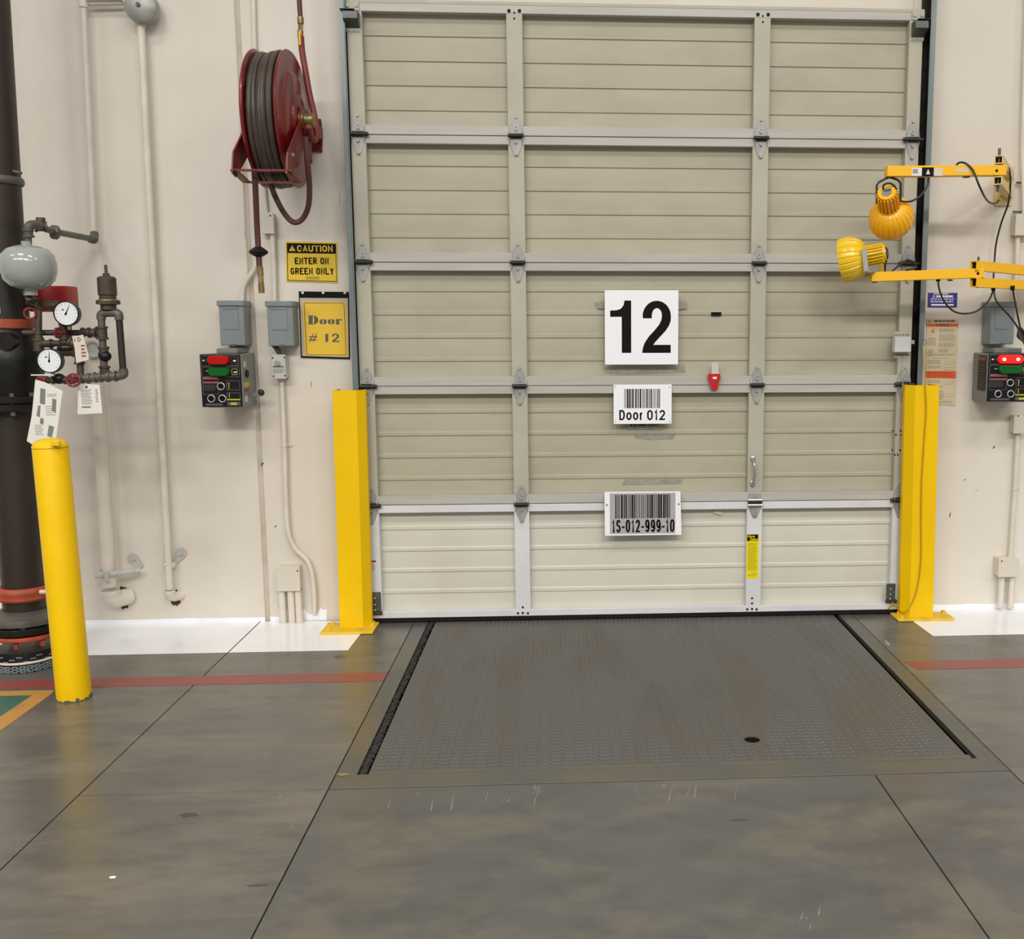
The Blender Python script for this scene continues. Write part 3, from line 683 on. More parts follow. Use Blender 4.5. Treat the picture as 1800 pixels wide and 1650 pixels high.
x0, x1, z0, z1 = rect(1129, 528.5, 1179.5, 620, YR-.010); b = B(); b.prism([p+V((0, YR-.0105, 0)) for p in glyph2(x0, x1, z0, z1)], (0, .0006, 0)); b.out('digit', M_ink, sg12)
def barcode(u0, v0, u1, v1, y, n, parent, seed):
    r = random.Random(seed); x0, x1, z0, z1 = rect(u0, v0, u1, v1, y); ws = []
    for i in range(n): ws.append((r.choice((1, 1, 1, 2, 3)), r.choice((1, 1, 1.5, 2))))
    tot = sum(a+c for a, c in ws)-ws[-1][1]; k = (x1-x0)/tot; x = x0; b = B()
    for a, c in ws: b.box((x, y-.0005, z0), (x+a*k, y, z1)); x += (a+c)*k
    return b.out('barcode', M_ink, parent)
ys = YR-.012
s2 = plate('barcode_sign', M_sign, 1078.5, 676, 1180.5, 744.5, ys, .004, None, .0006, label='small white barcode sign reading Door 012 on the dock door', cat='sign')
barcode(1097.5, 683.5, 1160, 717, ys, 24, s2, 3)
stext('lettering', 'Door', 1088.5, 720.5, 1130.5, 738, ys, M_ink, s2, .16, .22); stext('lettering', '012', 1137.5, 720.5, 1169, 738, ys, M_ink, s2, .16, .22)
b = B()
for u, v in ((1082, 680), (1177, 680), (1082, 741), (1177, 741)): p = P(u, v, ys); b.cyl((p.x, ys-.0015, p.z), (p.x, ys, p.z), .0022, n=8)
b.out('screw', M_galvd, s2, kind='stuff')
s2b = plate('barcode_strip', M_tape, 1098.5, 743, 1166, 753.5, YS-.0085, .001, None, label='dim older barcode strip peeking out below the Door 012 sign', cat='label')
barcode(1108, 743.5, 1156, 748.5, YS-.0085, 20, s2b, 5)
ys3 = YR-.03
s3 = thing('location_sign', 'white barcode sign reading 1S-012-999-10 low on the dock door', 'sign', P(1130, 940, ys3))
b = B(); quad(b, [(1062.5, 864.5), (1196, 863.5), (1198, 939.5), (1063.5, 941.5)], ys3, .004); b.out('board', M_sign, s3)
M_foil = mat('reflective_film', (188, 186, 190), 0.3, 0.3, c2=(210, 170, 150), scale=6, lo=0.5, hi=0.7)
plate('film', M_foil, 1072, 867, 1187, 937, ys3-.0006, .0005, s3)
barcode(1081.5, 869.5, 1178, 910, ys3-.0006, 36, s3, 9)
stext('lettering', '1S-012-999-10', 1075.5, 913.5, 1185.5, 934.5, ys3-.0006, M_ink, s3, .135, .24)
for u, v in ((1067, 887), (1193, 885.5)):
    p = P(u, v, ys3); B().cyl((p.x, ys3-.003, p.z), (p.x, ys3, p.z), .0045, n=10).out('screw', M_galv, s3)
B().box((P(1080, 900, 0).x, ys3+.004, P(1080, 905, 0).z), (P(1185, 900, 0).x, YR, P(1080, 885, 0).z)).out('spacer_bar', M_rail, s3)
# tape remains
def tape(pts, y, m, label, cat='tape'):
    b = B(); quad(b, pts, y, .0008); b.out('tape_strip', m, None, label=label, cat=cat, loc=P(*pts[0], y))
tape([(1046, 531), (1066, 530), (1066, 543), (1050, 542)], YS-.0085, M_tape, 'scrap of grey tape at the hose reel side of the big 12 sign')
tape([(1190, 530), (1206, 529), (1208, 542), (1190, 544)], YS-.0085, M_tape, 'scrap of grey tape at the work lamp side of the big 12 sign')
tape([(1062, 645), (1120, 644), (1203, 641), (1204, 654), (1150, 656), (1088, 658), (1063, 655)], YS-.002, M_tape, 'long strip of grey duct tape just under the big 12 sign')
tape([(1115, 763), (1187, 763), (1183, 771), (1150, 773), (1117, 770)], YS-.002, M_tape, 'faint grey tape mark below the Door 012 sign')
tape([(1100, 842), (1202, 841), (1197, 850), (1093, 852)], YS-.002, M_tape, 'faint grey tape strip just above the 1S-012-999-10 sign')
tape([(1250, 548.5), (1268, 548.5), (1268, 555), (1250, 555)], YS-.0085, M_ink, 'tiny black tape piece on a rib beside the big 12 sign')
tape([(1255, 893), (1271, 895), (1268, 906), (1254, 902)], YS-.0085, M_tape2, 'curled beige tape scrap beside the 1S-012-999-10 sign')
tape([(1251, 637), (1263, 637), (1263, 658), (1251, 658)], YR-.002, mat('clear_tape', (196, 194, 188), 0.3), 'small clear tape piece above the red lock tag')
# red tag
rt = thing('lock_tag', 'small red plastic tag fixed on the door rail', 'tag', P(1256, 686, YR))
b = B(); y = YR-.024
b.prism([P(u, v, y) for u, v in ((1245, 657), (1266, 657), (1266.5, 664), (1263, 675), (1262, 684), (1250, 684), (1248, 675), (1244.5, 665))], (0, .023, 0)); b.out('body', M_redtag, rt)
plate('white_mark', M_paper, 1253, 662, 1260, 666, y-.0008, .0006, rt)
p = P(1256.5, 672, y); B().cyl((p.x, y-.002, p.z), (p.x, y+.001, p.z), .005, n=10).out('button', M_galvd, rt)

# ================================================================= GUARD POSTS
def guard(pts_xy, z1, bp, label, lean=0.0):
    t_ = thing('guard_post', label, 'guard post', (pts_xy[1][0], -0.12, 0), 'yellow steel guard posts at the door')
    b = B(); n = len(pts_xy); th = 0.008
    # offset polyline inward
    P2 = [V((x, y, 0)) for x, y in pts_xy]; inn = []
    cx = sum(p.x for p in P2)/n; cen = V((cx, -0.03, 0))
    for i, p in enumerate(P2):
        a = (p-P2[i-1]).normalized() if i > 0 else (P2[1]-p).normalized(); c = (P2[i+1]-p).normalized() if i < n-1 else a
        na, nc = V((-a.y, a.x, 0)), V((-c.y, c.x, 0)); nn = (na+nc).normalized(); k = 1/max(.4, nn.dot(na))
        if (cen-p).dot(nn) < 0: nn = -nn
        inn.append(p+nn*th*k)
    ring = P2+inn[::-1]; t = bmesh.new()
    lo = [t.verts.new((q.x, q.y, 0.012)) for q in ring]; hi = [t.verts.new((q.x+lean, q.y, z1)) for q in ring]
    m_ = len(ring)
    for i in range(m_): t.faces.new((lo[i], lo[(i+1) % m_], hi[(i+1) % m_], hi[i]))
    for i in range(n-1): t.faces.new((hi[i], hi[i+1], hi[m_-2-i], hi[m_-1-i]))
    bmesh.ops.recalc_face_normals(t, faces=t.faces[:]); b._add(t)
    b.out('post', M_yellow, t_)
    x0, x1, y0, y1 = bp
    B().box((x0, y0, 0.002), (x1, y1, 0.0125), .0015).out('base_plate', M_yelworn, t_)
    for xx, yy in ((x0+.03, y0+.035), (x1-.02, y0+.10), (x0+.03, y1-.03), (x1-.02, y1-.03)):
        B().cyl((xx, yy, .012), (xx, yy, .024), .010, .009, n=6).out('bolt', M_yelworn, t_)
GL0, GL1 = P(584.5, 700, -.165).x, P(640.5, 700, -.165).x
gb0, gb1 = G(597, 1109).x, G(652, 1106).x
guard([(gb0, -.04), (gb0, -.165), (gb1-.032, -.165), (gb1, -.125), (gb1, -.094)], P(612, 686, -.165).z, (G(562, 1117).x, G(659, 1109).x, -.235, -.078),
      'yellow steel guard post between the Door 12 notice and the dock door', lean=(P(584, 688, -.165).x-gb0))
rb0, rb1 = G(1584, 1088).x, G(1637, 1087).x
guard([(rb0, -.094), (rb0, -.125), (rb0+.034, -.165), (rb1, -.165), (rb1, -.04)], P(1620, 677, -.165).z, (rb0-.03, G(1678, 1091).x, -.195, -.078),
      'yellow steel guard post with a thin cord running down it beside the dock door', lean=(P(1596, 678, -.165).x-rb0))
# cord on the right guard
B().tube([P(1622, 604, -.12), P(1624, 640, -.13), P(1626, 678, -.172), P(1628, 720, -.172), P(1624, 780, -.171), P(1620, 850, -.171), P(1619, 920, -.171), P(1619, 980, -.171), P(1613, 1030, -.171), P(1603, 1060, -.171),
          P(1590, 1076, -.171), P(1580, 1072, -.13), P(1574, 1063, -.09), P(1566, 1066, -.088), P(1562, 1070, -.09), P(1570, 1058, -.09)], .0028, 7).out('pull_cord', M_ropedk, None,
          label='thin yellowish cord hanging from the track and looping down over the yellow post', cat='cord', loc=P(1590, 1076, -.16))
b = B().torus(P(1624, 601, -.10), (0.3, 1, 0), .012, .003, 16, 6); b.out('cord_hook', M_galv, None, label='small metal ring holding the thin cord beside the tall warning placard', cat='hook', loc=P(1624, 601, -.10))

# ---- bollard in front of the riser
c0 = G(119, 1234); c0.y += .05; c0 = V((c0.x, c0.y, 0)); r_ = .0585
top = P(88.5, 786, c0.y)
bo = thing('bollard', 'round yellow steel bollard standing in front of the black riser pipe', 'bollard', c0)
ax = V((top.x-c0.x, 0, top.z)); L = ax.length
B().lathe(c0, ax, [(r_, 0), (r_, L-.004), (r_-.002, L)], 36).out('post', M_yellow, bo)
B().lathe(c0, ax, [(r_-.004, L), (r_+.001, L+.001), (r_+.0005, L+.006), (r_-.006, L+.018), (r_-.02, L+.028), (r_-.04, L+.032), (0, L+.033)], 36).out('cap', M_yellow, bo)
b = B()
for i in range(36):
    a = 2*PI*i/36; q = c0+V((math.cos(a)*(r_+.001), math.sin(a)*(r_+.001), 0)); h = random.uniform(.002, .016)
    q2 = c0+V((math.cos(a+.19)*(r_+.001), math.sin(a+.19)*(r_+.001), 0)); b.prism([q, q2, q2+V((0, 0, h)), q+V((0, 0, h*random.uniform(.5, 1.2)))], V((math.cos(a), math.sin(a), 0))*-.002)
b.out('chipped_foot', M_frame, bo)
tb = P(93, 778, c0.y-r_-.001); B().box((tb.x-.006, c0.y-r_-.004, tb.z-.012), (tb.x+.022, c0.y-r_+.012, tb.z+.006), .002).out('tape_tab', M_lampyel2, bo)

# ================================================================= WALL CONDUITS AND BOXES, LEFT
YW = -.02
def conduit(pts, r, label, m=M_wallw, group=None, n=12, smooth=False, clamps=(), y=None, name='conduit', coup=()):
    pp = [V(p) for p in pts]
    t_ = thing(name, label, 'conduit' if name == 'conduit' else 'pipe', pp[-1], group)
    B().tube(pp, r, n, smooth=smooth).out('tube', m, t_)
    for (u, v) in clamps:
        p = P(u, v, pp[0].y); B().torus(p, (0, 0, 1), r, .0025, 20, 6, 3.0).box((p.x, -.004, p.z-.008), (p.x+r+.022, 0, p.z+.008), .001).cyl((p.x+r+.012, -.008, p.z), (p.x+r+.012, -.003, p.z), .005, n=8).out('strap', m, t_)
    for (u, v) in coup:
        p = P(u, v, pp[0].y); B().cyl(p-V((0, 0, .012)), p+V((0, 0, .012)), r+.005, n=16).out('coupling', m, t_)
    return t_
# slim pipe down to the tank line, and second one with elbow into wall
conduit([P(105, -900, -.06), P(147, 10, -.06), P(165, 407, -.06)], .0125, 'slim white pipe coming down to the grey elbow above the round tank', name='wall_pipe', coup=((146.5, 8),))
yb2 = -.045
t2 = conduit([P(247.5, 40, yb2), P(270, 480, yb2), P(291, 900, yb2), P(298, 1036, yb2)], .0155, 'white pipe running from the round bell down to a small elbow in the wall', name='wall_pipe', coup=((248, 40),))
def elbow_end(parent, p, r, R, dirx=.7):
    b = B(); q = V(p); pts = []
    d_ = V((dirx, 1, 0)).normalized()
    for i in range(9):
        a = PI/2*i/8; pts.append(q+V((0, 0, -R*math.sin(a)))+d_*(R*(1-math.cos(a))))
    pts.append(pts[-1]+d_*.05)
    b.tube(pts, r, 16, smooth=False); b.torus(q, (0, 0, 1), r, .004, 20, 8, 2); b.torus(q+V((0, 0, -.01)), (0, 0, 1), r, .003, 20, 8, 1.5)
    return b.out('elbow', M_wallw, parent)
elbow_end(t2, P(298, 1040, yb2), .0215, .028)
yb3 = -.075
t3 = conduit([P(166, 622, yb3), P(176, 750, yb3), P(190, 990, yb3), P(193, 1030, yb3)], .028, 'thick white drain pipe dropping to a large elbow behind the bollard', name='wall_pipe', n=20)
elbow_end(t3, P(194, 1040, yb3), .038, .04)
B().lathe(P(163, 613, -.12), (0.15, -1, 0), [(0, -.04), (.040, -.04), (.040, 0), (.034, .004), (.026, .002), (.022, -.004), (0, -.004)], 24).out('sight_glass', M_boxlt, t3)
# chipped holes round the elbows
for u, v, ru, rv, p_ in ((216, 1050, 14, 21, t3), (309, 1050, 10, 16, t2)):
    c = P(u, v, -.0005); b = B(); k = 4.66/1781
    b.prism([V((c.x+ru*k*math.cos(a)*f, -.0008, c.z+rv*k*math.sin(a)*f)) for i in range(18) for a, f in [(2*PI*i/18, random.uniform(.75, 1.1))]], (0, .0006, 0)); b.out('chipped_hole', M_chiphole, wall)
for u, v, du, dv in ((547, 675, 1.0, 6), (461, 815, 3, 3), (484, 925, 2.5, 1.5), (1747, 786, 2, 2.5), (1696, 843, 2, 1.2), (1670, 905, 1.2, 5), (597, 348, 1.0, 12), (430, 412, .8, 9), (1716, 862, 1, 1)):
    q0, q1 = P(u-du, v-dv, -.0008), P(u+du, v+dv, -.0008)
    B().prism([V((q0.x, -.0008, q1.z)), V(((q0.x+q1.x)/2, -.0008, q1.z*.9+q0.z*.1)), V((q1.x, -.0008, q0.z*.7+q1.z*.3)), V(((q0.x+q1.x)/2, -.0008, q0.z))], (0, .0006, 0)).out('wall_mark', M_iron, wall)
# strut pipe with clamps and hanger straps
p0, p1 = P(168, 1012, -.125), P(246, 1002, -.05)
stt = thing('pipe_support', 'short grey pipe clamped across the thick white drain pipe', 'pipe support', p0)
B().tube([p0, p1], .0125, 16, smooth=False).out('cross_pipe', M_boxlt, stt)
b = B(); dd = (p1-p0).normalized(); b.cyl(p0-dd*.001, p0, .0085, n=12); b.out('open_end', M_ink, stt)
for f in (.12, .52, .85):
    B().torus(p0.lerp(p1, f), dd, .0135, .004, 18, 6, 1.6).out('clamp', M_boxlt, stt)
p = P(187, 1012, -.13); B().torus(P(188, 1003, yb3), (0, 0, 1), .030, .0035, 20, 6, 2).box((p.x-.009, -.135, p.z-.026), (p.x+.009, -.118, p.z+.020), .003).out('clamp', M_boxlt, stt)
def hanger(u0, v0, u1, v1, parent):
    a, c = P(u0, v0, -.006), P(u1, v1, -.012); dx = (c-a); n_ = V((-dx.z, 0, dx.x)).normalized()*.024
    pl = []
    for i in range(9):
        an = PI*i/8; pl.append(a+n_*math.cos(an)-dx.normalized()*.026*math.sin(an))
    pl += [c-n_*.6, c+n_*.6]
    B().prism([V((q.x, -.008, q.z)) for q in pl], (0, .006, 0)).cyl(V((a.x, -.016, a.z)), V((a.x, -.007, a.z)), .011, .009, n=6).out('hanger_strap', M_boxlt, parent)
hanger(234, 982, 247, 998, stt)
hs = thing('hanger_clip', 'oval grey hanger strap bolted beside the slim wall pipe elbow', 'bracket', P(305, 990, -.01))
hanger(318, 972, 306, 988, hs)
B().torus(P(293.5, 990, yb2), (0, 0, 1), .017, .003, 20, 6, 2.5).box((P(299, 990, -.04).x, -.045, P(299, 994, 0).z), (P(306, 990, -.04).x, -.010, P(299, 986, 0).z), .002).out('clamp', M_wallw, hs)
# bell and cross pipes at the top
c = P(243, 8, -.10)
bell = thing('alarm_bell', 'round grey alarm bell high on the wall above the slim white pipe', 'bell', c)
B().lathe(V((c.x, -.04, c.z)), (0, -1, 0), [(0, 0), (.066, 0), (.068, .02), (.064, .045), (.050, .056), (.02, .060), (0, .060)], 36).out('gong', M_galv, bell)
B().cyl((c.x, 0, c.z), (c.x, -.045, c.z), .03, n=16).out('mount', M_boxgrey, bell)
B().cyl((c.x, -.108, c.z), (c.x, -.098, c.z), .009, n=6).out('nut', M_galvd, bell)
conduit([P(148, -6, -.06), P(222, -6, -.06)], .012, 'upper of two short white cross pipes beside the alarm bell', name='wall_pipe')
conduit([P(150, 6, -.035), P(216, 4, -.035)], .012, 'lower of two short white cross pipes beside the alarm bell', name='wall_pipe')
# conduits behind the reel
conduit([P(420, -900, -.012), P(448, 95, -.012), P(455, 240, -.012), P(468, 374, -.012)], .0105, 'white conduit running down the wall behind the hose reel', clamps=())
def jbox(u0, v0, u1, v1, dep, m, name, label, cat='junction box', bev=.002, screws=()):
    x0, x1, z0, z1 = rect(u0, v0, u1, v1, -dep)
    t_ = thing(name, label, cat, ((x0+x1)/2, 0, z0))
    B().box((x0+.003, -dep+.006, z0+.003), (x1-.003, 0, z1-.003), bev).out('body', m, t_)
    B().box((x0, -dep, z0), (x1, -dep+.006, z1), bev).out('cover', m, t_)
    if screws:
        b = B()
        for u, v in screws: q = P(u, v, -dep); b.cyl((q.x, -dep-.0015, q.z), (q.x, -dep, q.z), .0035, n=8)
        b.out('screw', M_ink, t_, kind='stuff')
    return t_
jbox(457, 373, 482, 411, .045, M_boxwhite, 'junction_box', 'small cream junction box under the hose reel', screws=((475, 379),))
conduit([P(479, 411, -.02), P(482, 470, -.02), P(483, 530, -.02)], .011, 'short white conduit from the cream box under the reel to the grey switch box')
conduit([P(453, 440, -.02), P(448, 470, -.02), P(433, 494, -.02), P(427, 510, -.02), P(426, 530, -.02)], .010, 'bent white conduit running behind the hose nozzle to the grey switch box', smooth=True)
def disconnect(u0, v0, u1, v1, dep, label, side):
    x0, x1, z0, z1 = rect(u0, v0, u1, v1, -dep)
    t_ = thing('disconnect_box', label, 'switch box', ((x0+x1)/2, 0, z0))
    B().box((x0+.006, -dep, z0), (x1-.004, 0, z1-.02), .003).out('body', M_boxgrey, t_)
    B().box((x0, -dep-.008, z1-.024), (x1, 0, z1), .003).out('hood', M_boxgrey, t_)
    # recessed door field
    w_, h_ = x1-x0, z1-z0
    fx0, fx1, fz0, fz1 = x0+w_*.20, x1-w_*.24, z0+h_*.36, z1-h_*.14
    B().prism([V((fx0, -dep-.003, fz0)), V((fx1, -dep-.003, fz0)), V((fx1, -dep-.003, fz1)), V((fx0, -dep-.003, fz1))], (0, .003, 0)).out('door_field', M_boxgrey, t_)
    B().box((fx0, -dep-.006, fz1-.010), (fx1, -dep-.002, fz1), .002).out('door_lip', M_boxgrey, t_)
    b = B(); b.box((x0+w_*.45, -dep-.004, z0-.004), (x0+w_*.6, -dep+.01, z0+.006), .001); b.out('hasp', M_galvd, t_)
    return t_
disconnect(381, 528, 433, 607, .10, 'grey metal switch box right above the control panel with the unlit red lens', 1)
disconnect(466, 529, 519, 608, .09, 'grey metal switch box above the small key switch plate', 1)
b = B().tube([P(481, 606, -.05), P(486, 612, -.05), P(493, 624, -.04)], .011, 10); b.out('nipple', M_galvd, None, label='short grey pipe nipple between grey switch box and key switch', cat='conduit', loc=P(486, 612, -.05))
ks = jbox(476, 623, 503, 666, .07, M_boxlt, 'key_switch', 'small grey key switch plate box with four screws', 'switch', screws=((479, 629), (500, 628), (481, 661), (501, 660)))
q = P(488, 638, -.07); B().cyl((q.x, -.078, q.z), (q.x, -.07, q.z), .012, n=18).out('key_cylinder', M_chrome, ks)
b = B(); lines(b, *rect(480, 643, 499, 647, -.0705), -.0703, 1, .7, rag=.02); lines(b, *rect(480, 648.5, 500, 657, -.0705), -.0702, 3, .35); b.out('lettering', M_inkgrey, ks, kind='stuff')
conduit([P(495, 667, -.025), P(500, 780, -.025), P(503, 880, -.025), P(507, 935, -.025), P(520, 965, -.025), P(540, 985, -.025), P(549, 1010, -.025), P(553, 1050, -.025), P(553, 1078, -.02)], .011,
        'white conduit from the key switch bending down to the floor', smooth=True, clamps=((500, 783),))
jbox(484, 996, 528, 1039, .06, M_boxwhite, 'junction_box', 'cream junction box low on the wall with three white pipes below it', screws=((523, 1003),))
for u, l_ in ((495, 'white stub pipe under the low cream box, the one nearest the drain pipes'), (511, 'middle of three white stub pipes under the low cream box'), (524, 'third of the white stub pipes under the low cream box, nearest the guard post')):
    conduit([P(u, 1038, -.035), P(u+3, 1096, -.035)], .0162, l_, group='stub pipes under the low cream box')
# ---- control panels
def control_panel(u0, v0, u1, v1, dep, label, lit, vis):
    x0, x1, z0, z1 = rect(u0, v0, u1, v1, -dep); w_, h_ = x1-x0, z1-z0
    t_ = thing('control_panel', label, 'control panel', ((x0+x1)/2, 0, z0), 'dock control panels')
    B().box((x0+.012, -dep+.03, z0-.006), (x1-.006, -.0, z1+.002), .003).out('back_box', M_boxmid, t_)
    B().box((x0-.002, -dep+.001, z0-.002), (x1+.004, -dep+.12, z1+.002), .003).out('housing', M_boxmid, t_)
    B().box((x0+.05, -dep+.06, z1+.001), (x1-.03, -.01, z1+.025), .004).out('top_box', M_boxmid, t_)
    y = -dep
    X = lambda f: x0+w_*f
    Z = lambda f: z1-h_*f
    face = B().box((x0, y-.0015, z0), (x1, y+.001, z1), .0006).out('face', M_face, t_)
    y -= .0015
    b = B()
    def frame(a, c, e, f, t=.0011):
        for (xa, xb, za, zb) in ((X(a), X(c), Z(e)-t, Z(e)), (X(a), X(c), Z(f), Z(f)+t), (X(a), X(a)+t, Z(f), Z(e)), (X(c)-t, X(c), Z(f), Z(e))): b.box((xa, y-.0004, za), (xb, y, zb))
    frame(.03, .96, .025, .215); frame(.03, .96, .235, .425); frame(.62, .95, .50, .68); frame(.62, .95, .73, .86); frame(.04, .42, .44, .76)
    b.out('panel_lines', M_linegrey, face, kind='stuff')
    b = B()
    b.box((X(.05), y-.0006, Z(.475)), (X(.42), y, Z(.43))).box((X(.05), y-.0006, Z(.55)), (X(.42), y, Z(.515))); frame(.76, .93, .06, .18, .0008); b.out('pink_block', M_pink, face)
    b = B(); b.prism([V((X(.06), y-.0005, Z(.125))), V((X(.12), y-.0005, Z(.125))), V((X(.09), y-.0005, Z(.09)))], (0, .0005, 0)); b.box((X(.82), y-.0006, Z(.135)), (X(.89), y, Z(.105))).box((X(.82), y-.0006, Z(.35)), (X(.89), y, Z(.325)))
    lines(b, X(.14), X(.20), Z(.33), Z(.30), y, 2, .4); b.out('white_symbol', M_paper, face)
    b = B(); lines(b, X(.06), X(.40), Z(.70), Z(.575), y, 7, .4); lines(b, X(.14), X(.21), Z(.15), Z(.08), y, 3, .35); b.box((X(.08), y-.0005, Z(.975)), (X(.50), y, Z(.935))); b.box((X(.62), y-.0005, Z(.975)), (X(.95), y, Z(.905))); b.out('grey_print', mat('panel_print', (78, 78, 80), .5), face, kind='stuff')
    b = B(); frame(.77, .91, .27, .39, .0016); b.box((X(.675), y-.0006, Z(.66)), (X(.69), y, Z(.55))).box((X(.66), y-.0006, Z(.56)), (X(.705), y, Z(.545))).box((X(.675), y-.0006, Z(.83)), (X(.69), y, Z(.74))).box((X(.62), y-.0006, Z(.875)), (X(.95), y, Z(.85)))
    b.box((X(.70), y-.0008, Z(.965)), (X(.86), y, Z(.925))); b.out('yellow_mark', M_yelmark, face)
    for nm, e, f, m in (('red_lens', .02, .20, M_lit if lit else M_redlens), ('green_lens', .235, .415, M_greenlens)):
        lx0, lx1, lz0, lz1 = X(.20), X(.74), Z(f), Z(e)
        t = bmesh.new(); rr = (lz1-lz0)*.48; pl = []
        for cx, cz, a0 in ((lx1-rr, lz1-rr, 0), (lx0+rr, lz1-rr, 90), (lx0+rr, lz0+rr, 180), (lx1-rr, lz0+rr, 270)):
            for i in range(6): a = math.radians(a0+i*18); pl.append((cx+rr*math.cos(a), cz+rr*math.sin(a)))
        cxm, czm = (lx0+lx1)/2, (lz0+lz1)/2; rings = []
        for s_, yy in ((1, 0), (1, -.010), (.97, -.015), (.90, -.019), (.75, -.022)):
            rings.append([t.verts.new((cxm+(px-cxm)*(1-(1-s_)*.45), y+yy, czm+(pz-czm)*s_)) for px, pz in pl])
        n = len(pl)
        for A, C in zip(rings, rings[1:]):
            for i in range(n): t.faces.new((A[i], A[(i+1) % n], C[(i+1) % n], C[i]))
        t.faces.new(rings[-1]); bmesh.ops.recalc_face_normals(t, faces=t.faces[:])
        b = B(); b._add(t); ls = b.out(nm, m, t_, label=('glowing red lens' if lit else 'unlit red lens') if nm == 'red_lens' else 'unlit green lens')
        if lit and nm == 'red_lens':
            for fx in (.30, .60): B().sphere((X(fx), y-.021, czm), .0085, (1.1, .35, .9), 12).out('bulb', M_bulb, ls)
        if nm == 'green_lens' or not lit:
            pass
    for fx, fz in ((.49, .605), (.51, .84), (.235, .84)):
        kb = B().torus((X(fx), y-.004, Z(fz)), (0, 1, 0), .0145, .0028, 22, 8).out('knob_ring', mat('knob_ring_metal', (172, 172, 174), .35, .3), t_)
        B().cyl((X(fx), y-.006, Z(fz)), (X(fx), y, Z(fz)), .0125, n=18).out('knob', M_ink, kb)
    return t_, (x0, x1, z0, z1)
cp, (x0, x1, z0, z1) = control_panel(351, 623, 427, 714.5, .225, 'grey control panel with unlit red and green lenses near the caution sign', False, 1)
xs = x1+.004
def side_mark(ya, yb, fa, fb, m, nm): B().box((xs, ya, z1-(z1-z0)*fb), (xs+.0008, yb, z1-(z1-z0)*fa)).out(nm, m, cp)
side_mark(-.20, -.17, .13, .25, M_boxwhite, 'side_label'); side_mark(-.21, -.14, .54, .63, M_yelmark, 'side_label'); side_mark(-.21, -.14, .66, .72, M_valvered, 'side_label'); side_mark(-.20, -.17, .80, .92, M_boxwhite, 'side_label')
B().cyl((xs, -.165, z1-(z1-z0)*.38), (xs+.006, -.165, z1-(z1-z0)*.38), .016, n=16).out('side_plug', M_ink, cp)
b = B().bar(P(438, 697, -.10), P(458, 691, -.10), .02, .018, .003); b.out('lever', M_boxgrey, cp); B().sphere(P(459, 690, -.10), .015, (1, 1, 1), 12).out('lever_knob', M_dksteel, cp)

# ---- CAUTION sign
yc = -.004
cs = thing('caution_sign', 'yellow and black CAUTION ENTER ON GREEN ONLY sign', 'sign', P(548, 497, yc))
b = B(); quad(b, [(502, 424), (592.5, 426), (594, 497), (503.5, 494.5)], yc, .002); b.out('board', M_signyel, cs)
b = B(); quad(b, [(504, 427), (590.5, 428.5), (591, 446), (504.5, 444.5)], yc-.0006, .0005); b.out('black_header', M_ink, cs)
b = B()
for q_ in ([(504.5, 444.5), (505.6, 444.5), (506.6, 493), (505.4, 493)], [(505.4, 492), (592, 494), (592, 495.2), (505.4, 493.2)], [(590, 446), (591, 446), (592, 494.5), (591, 494.5)]): quad(b, q_, yc-.0006, .0005)
b.out('border', M_ink, cs)
stext('lettering', 'CAUTION', 522, 431, 585, 442.5, yc-.0007, M_signyel, cs, .20, .20)
b = B(); quad(b, [(508, 441), (513.5, 431), (519.5, 441)], yc-.0011, .0004); b.out('triangle', M_signyel, cs)
b = B(); quad(b, [(513, 434), (514.4, 434), (514, 438.4), (513.4, 438.4)], yc-.0015, .0004); quad(b, [(513, 439), (514.4, 439), (514.4, 440.2), (513, 440.2)], yc-.0015, .0004); b.out('exclamation_mark', M_ink, cs)
stext('lettering', 'ENTER ON', 518, 452.5, 578, 464.5, yc-.0003, M_ink, cs, .185, .2)
stext('lettering', 'GREEN ONLY', 510.5, 470.5, 587, 482.5, yc-.0003, M_ink, cs, .185, .2)
b = B(); lines(b, *rect(538, 486.5, 562, 492, yc), yc, 2, .5, rag=.05); b.out('small_print', M_inkgrey, kind='stuff', parent=cs)

# ---- Door # 12 holder
yh = -.006
dh = thing('door_notice', 'yellow Door # 12 sheet in a black framed clear holder', 'notice', P(570, 631, yh))
b = B(); quad(b, [(525, 512), (613, 513), (615, 631), (529, 628.5)], yh, .003); b.out('back_board', M_ink, dh)
b = B(); quad(b, [(527, 523.5), (611.5, 524), (613, 628), (531, 625.5)], yh-.0006, .0005); b.out('pocket', M_clear, dh)
b = B(); quad(b, [(531, 529), (608.5, 530), (611.5, 627), (536.5, 624.5)], yh-.0010, .0004); sh = b.out('sheet', M_paperyel, dh)
b = B()
for q_ in ([(534, 531.7), (605, 532), (605, 532.9), (534, 532.8)], [(534, 532), (535.2, 532), (539.7, 623.5), (538.6, 623.5)], [(604, 532), (605.2, 532), (609.2, 624), (608.2, 624)], [(538.7, 622.8), (609, 623.3), (609, 624.4), (538.7, 624)]): quad(b, q_, yh-.0014, .0004)
b.out('border', M_inkgrey, dh)
b = B()
for u in (532, 568, 606): q = P(u, 514.5, yh); b.box((q.x-.005, yh-.0012, q.z-.005), (q.x+.005, yh, q.z+.005), .001)
b.out('grommet', M_paper, dh)
yl = yh-.0014
def fat(b, cmds, u0, v0, u1, v1, y):
    """fat-face letters: polygons in a 0..1 box mapped to pixels"""
    for pl in cmds: quad(b, [(u0+(u1-u0)*x, v0+(v1-v0)*z) for x, z in pl], y, .0004)
def half(cx, cy, rx, ry, a0, a1, n=12): return [(cx+rx*math.cos(math.radians(a0+(a1-a0)*i/n)), cy+ry*math.sin(math.radians(a0+(a1-a0)*i/n))) for i in range(n+1)]
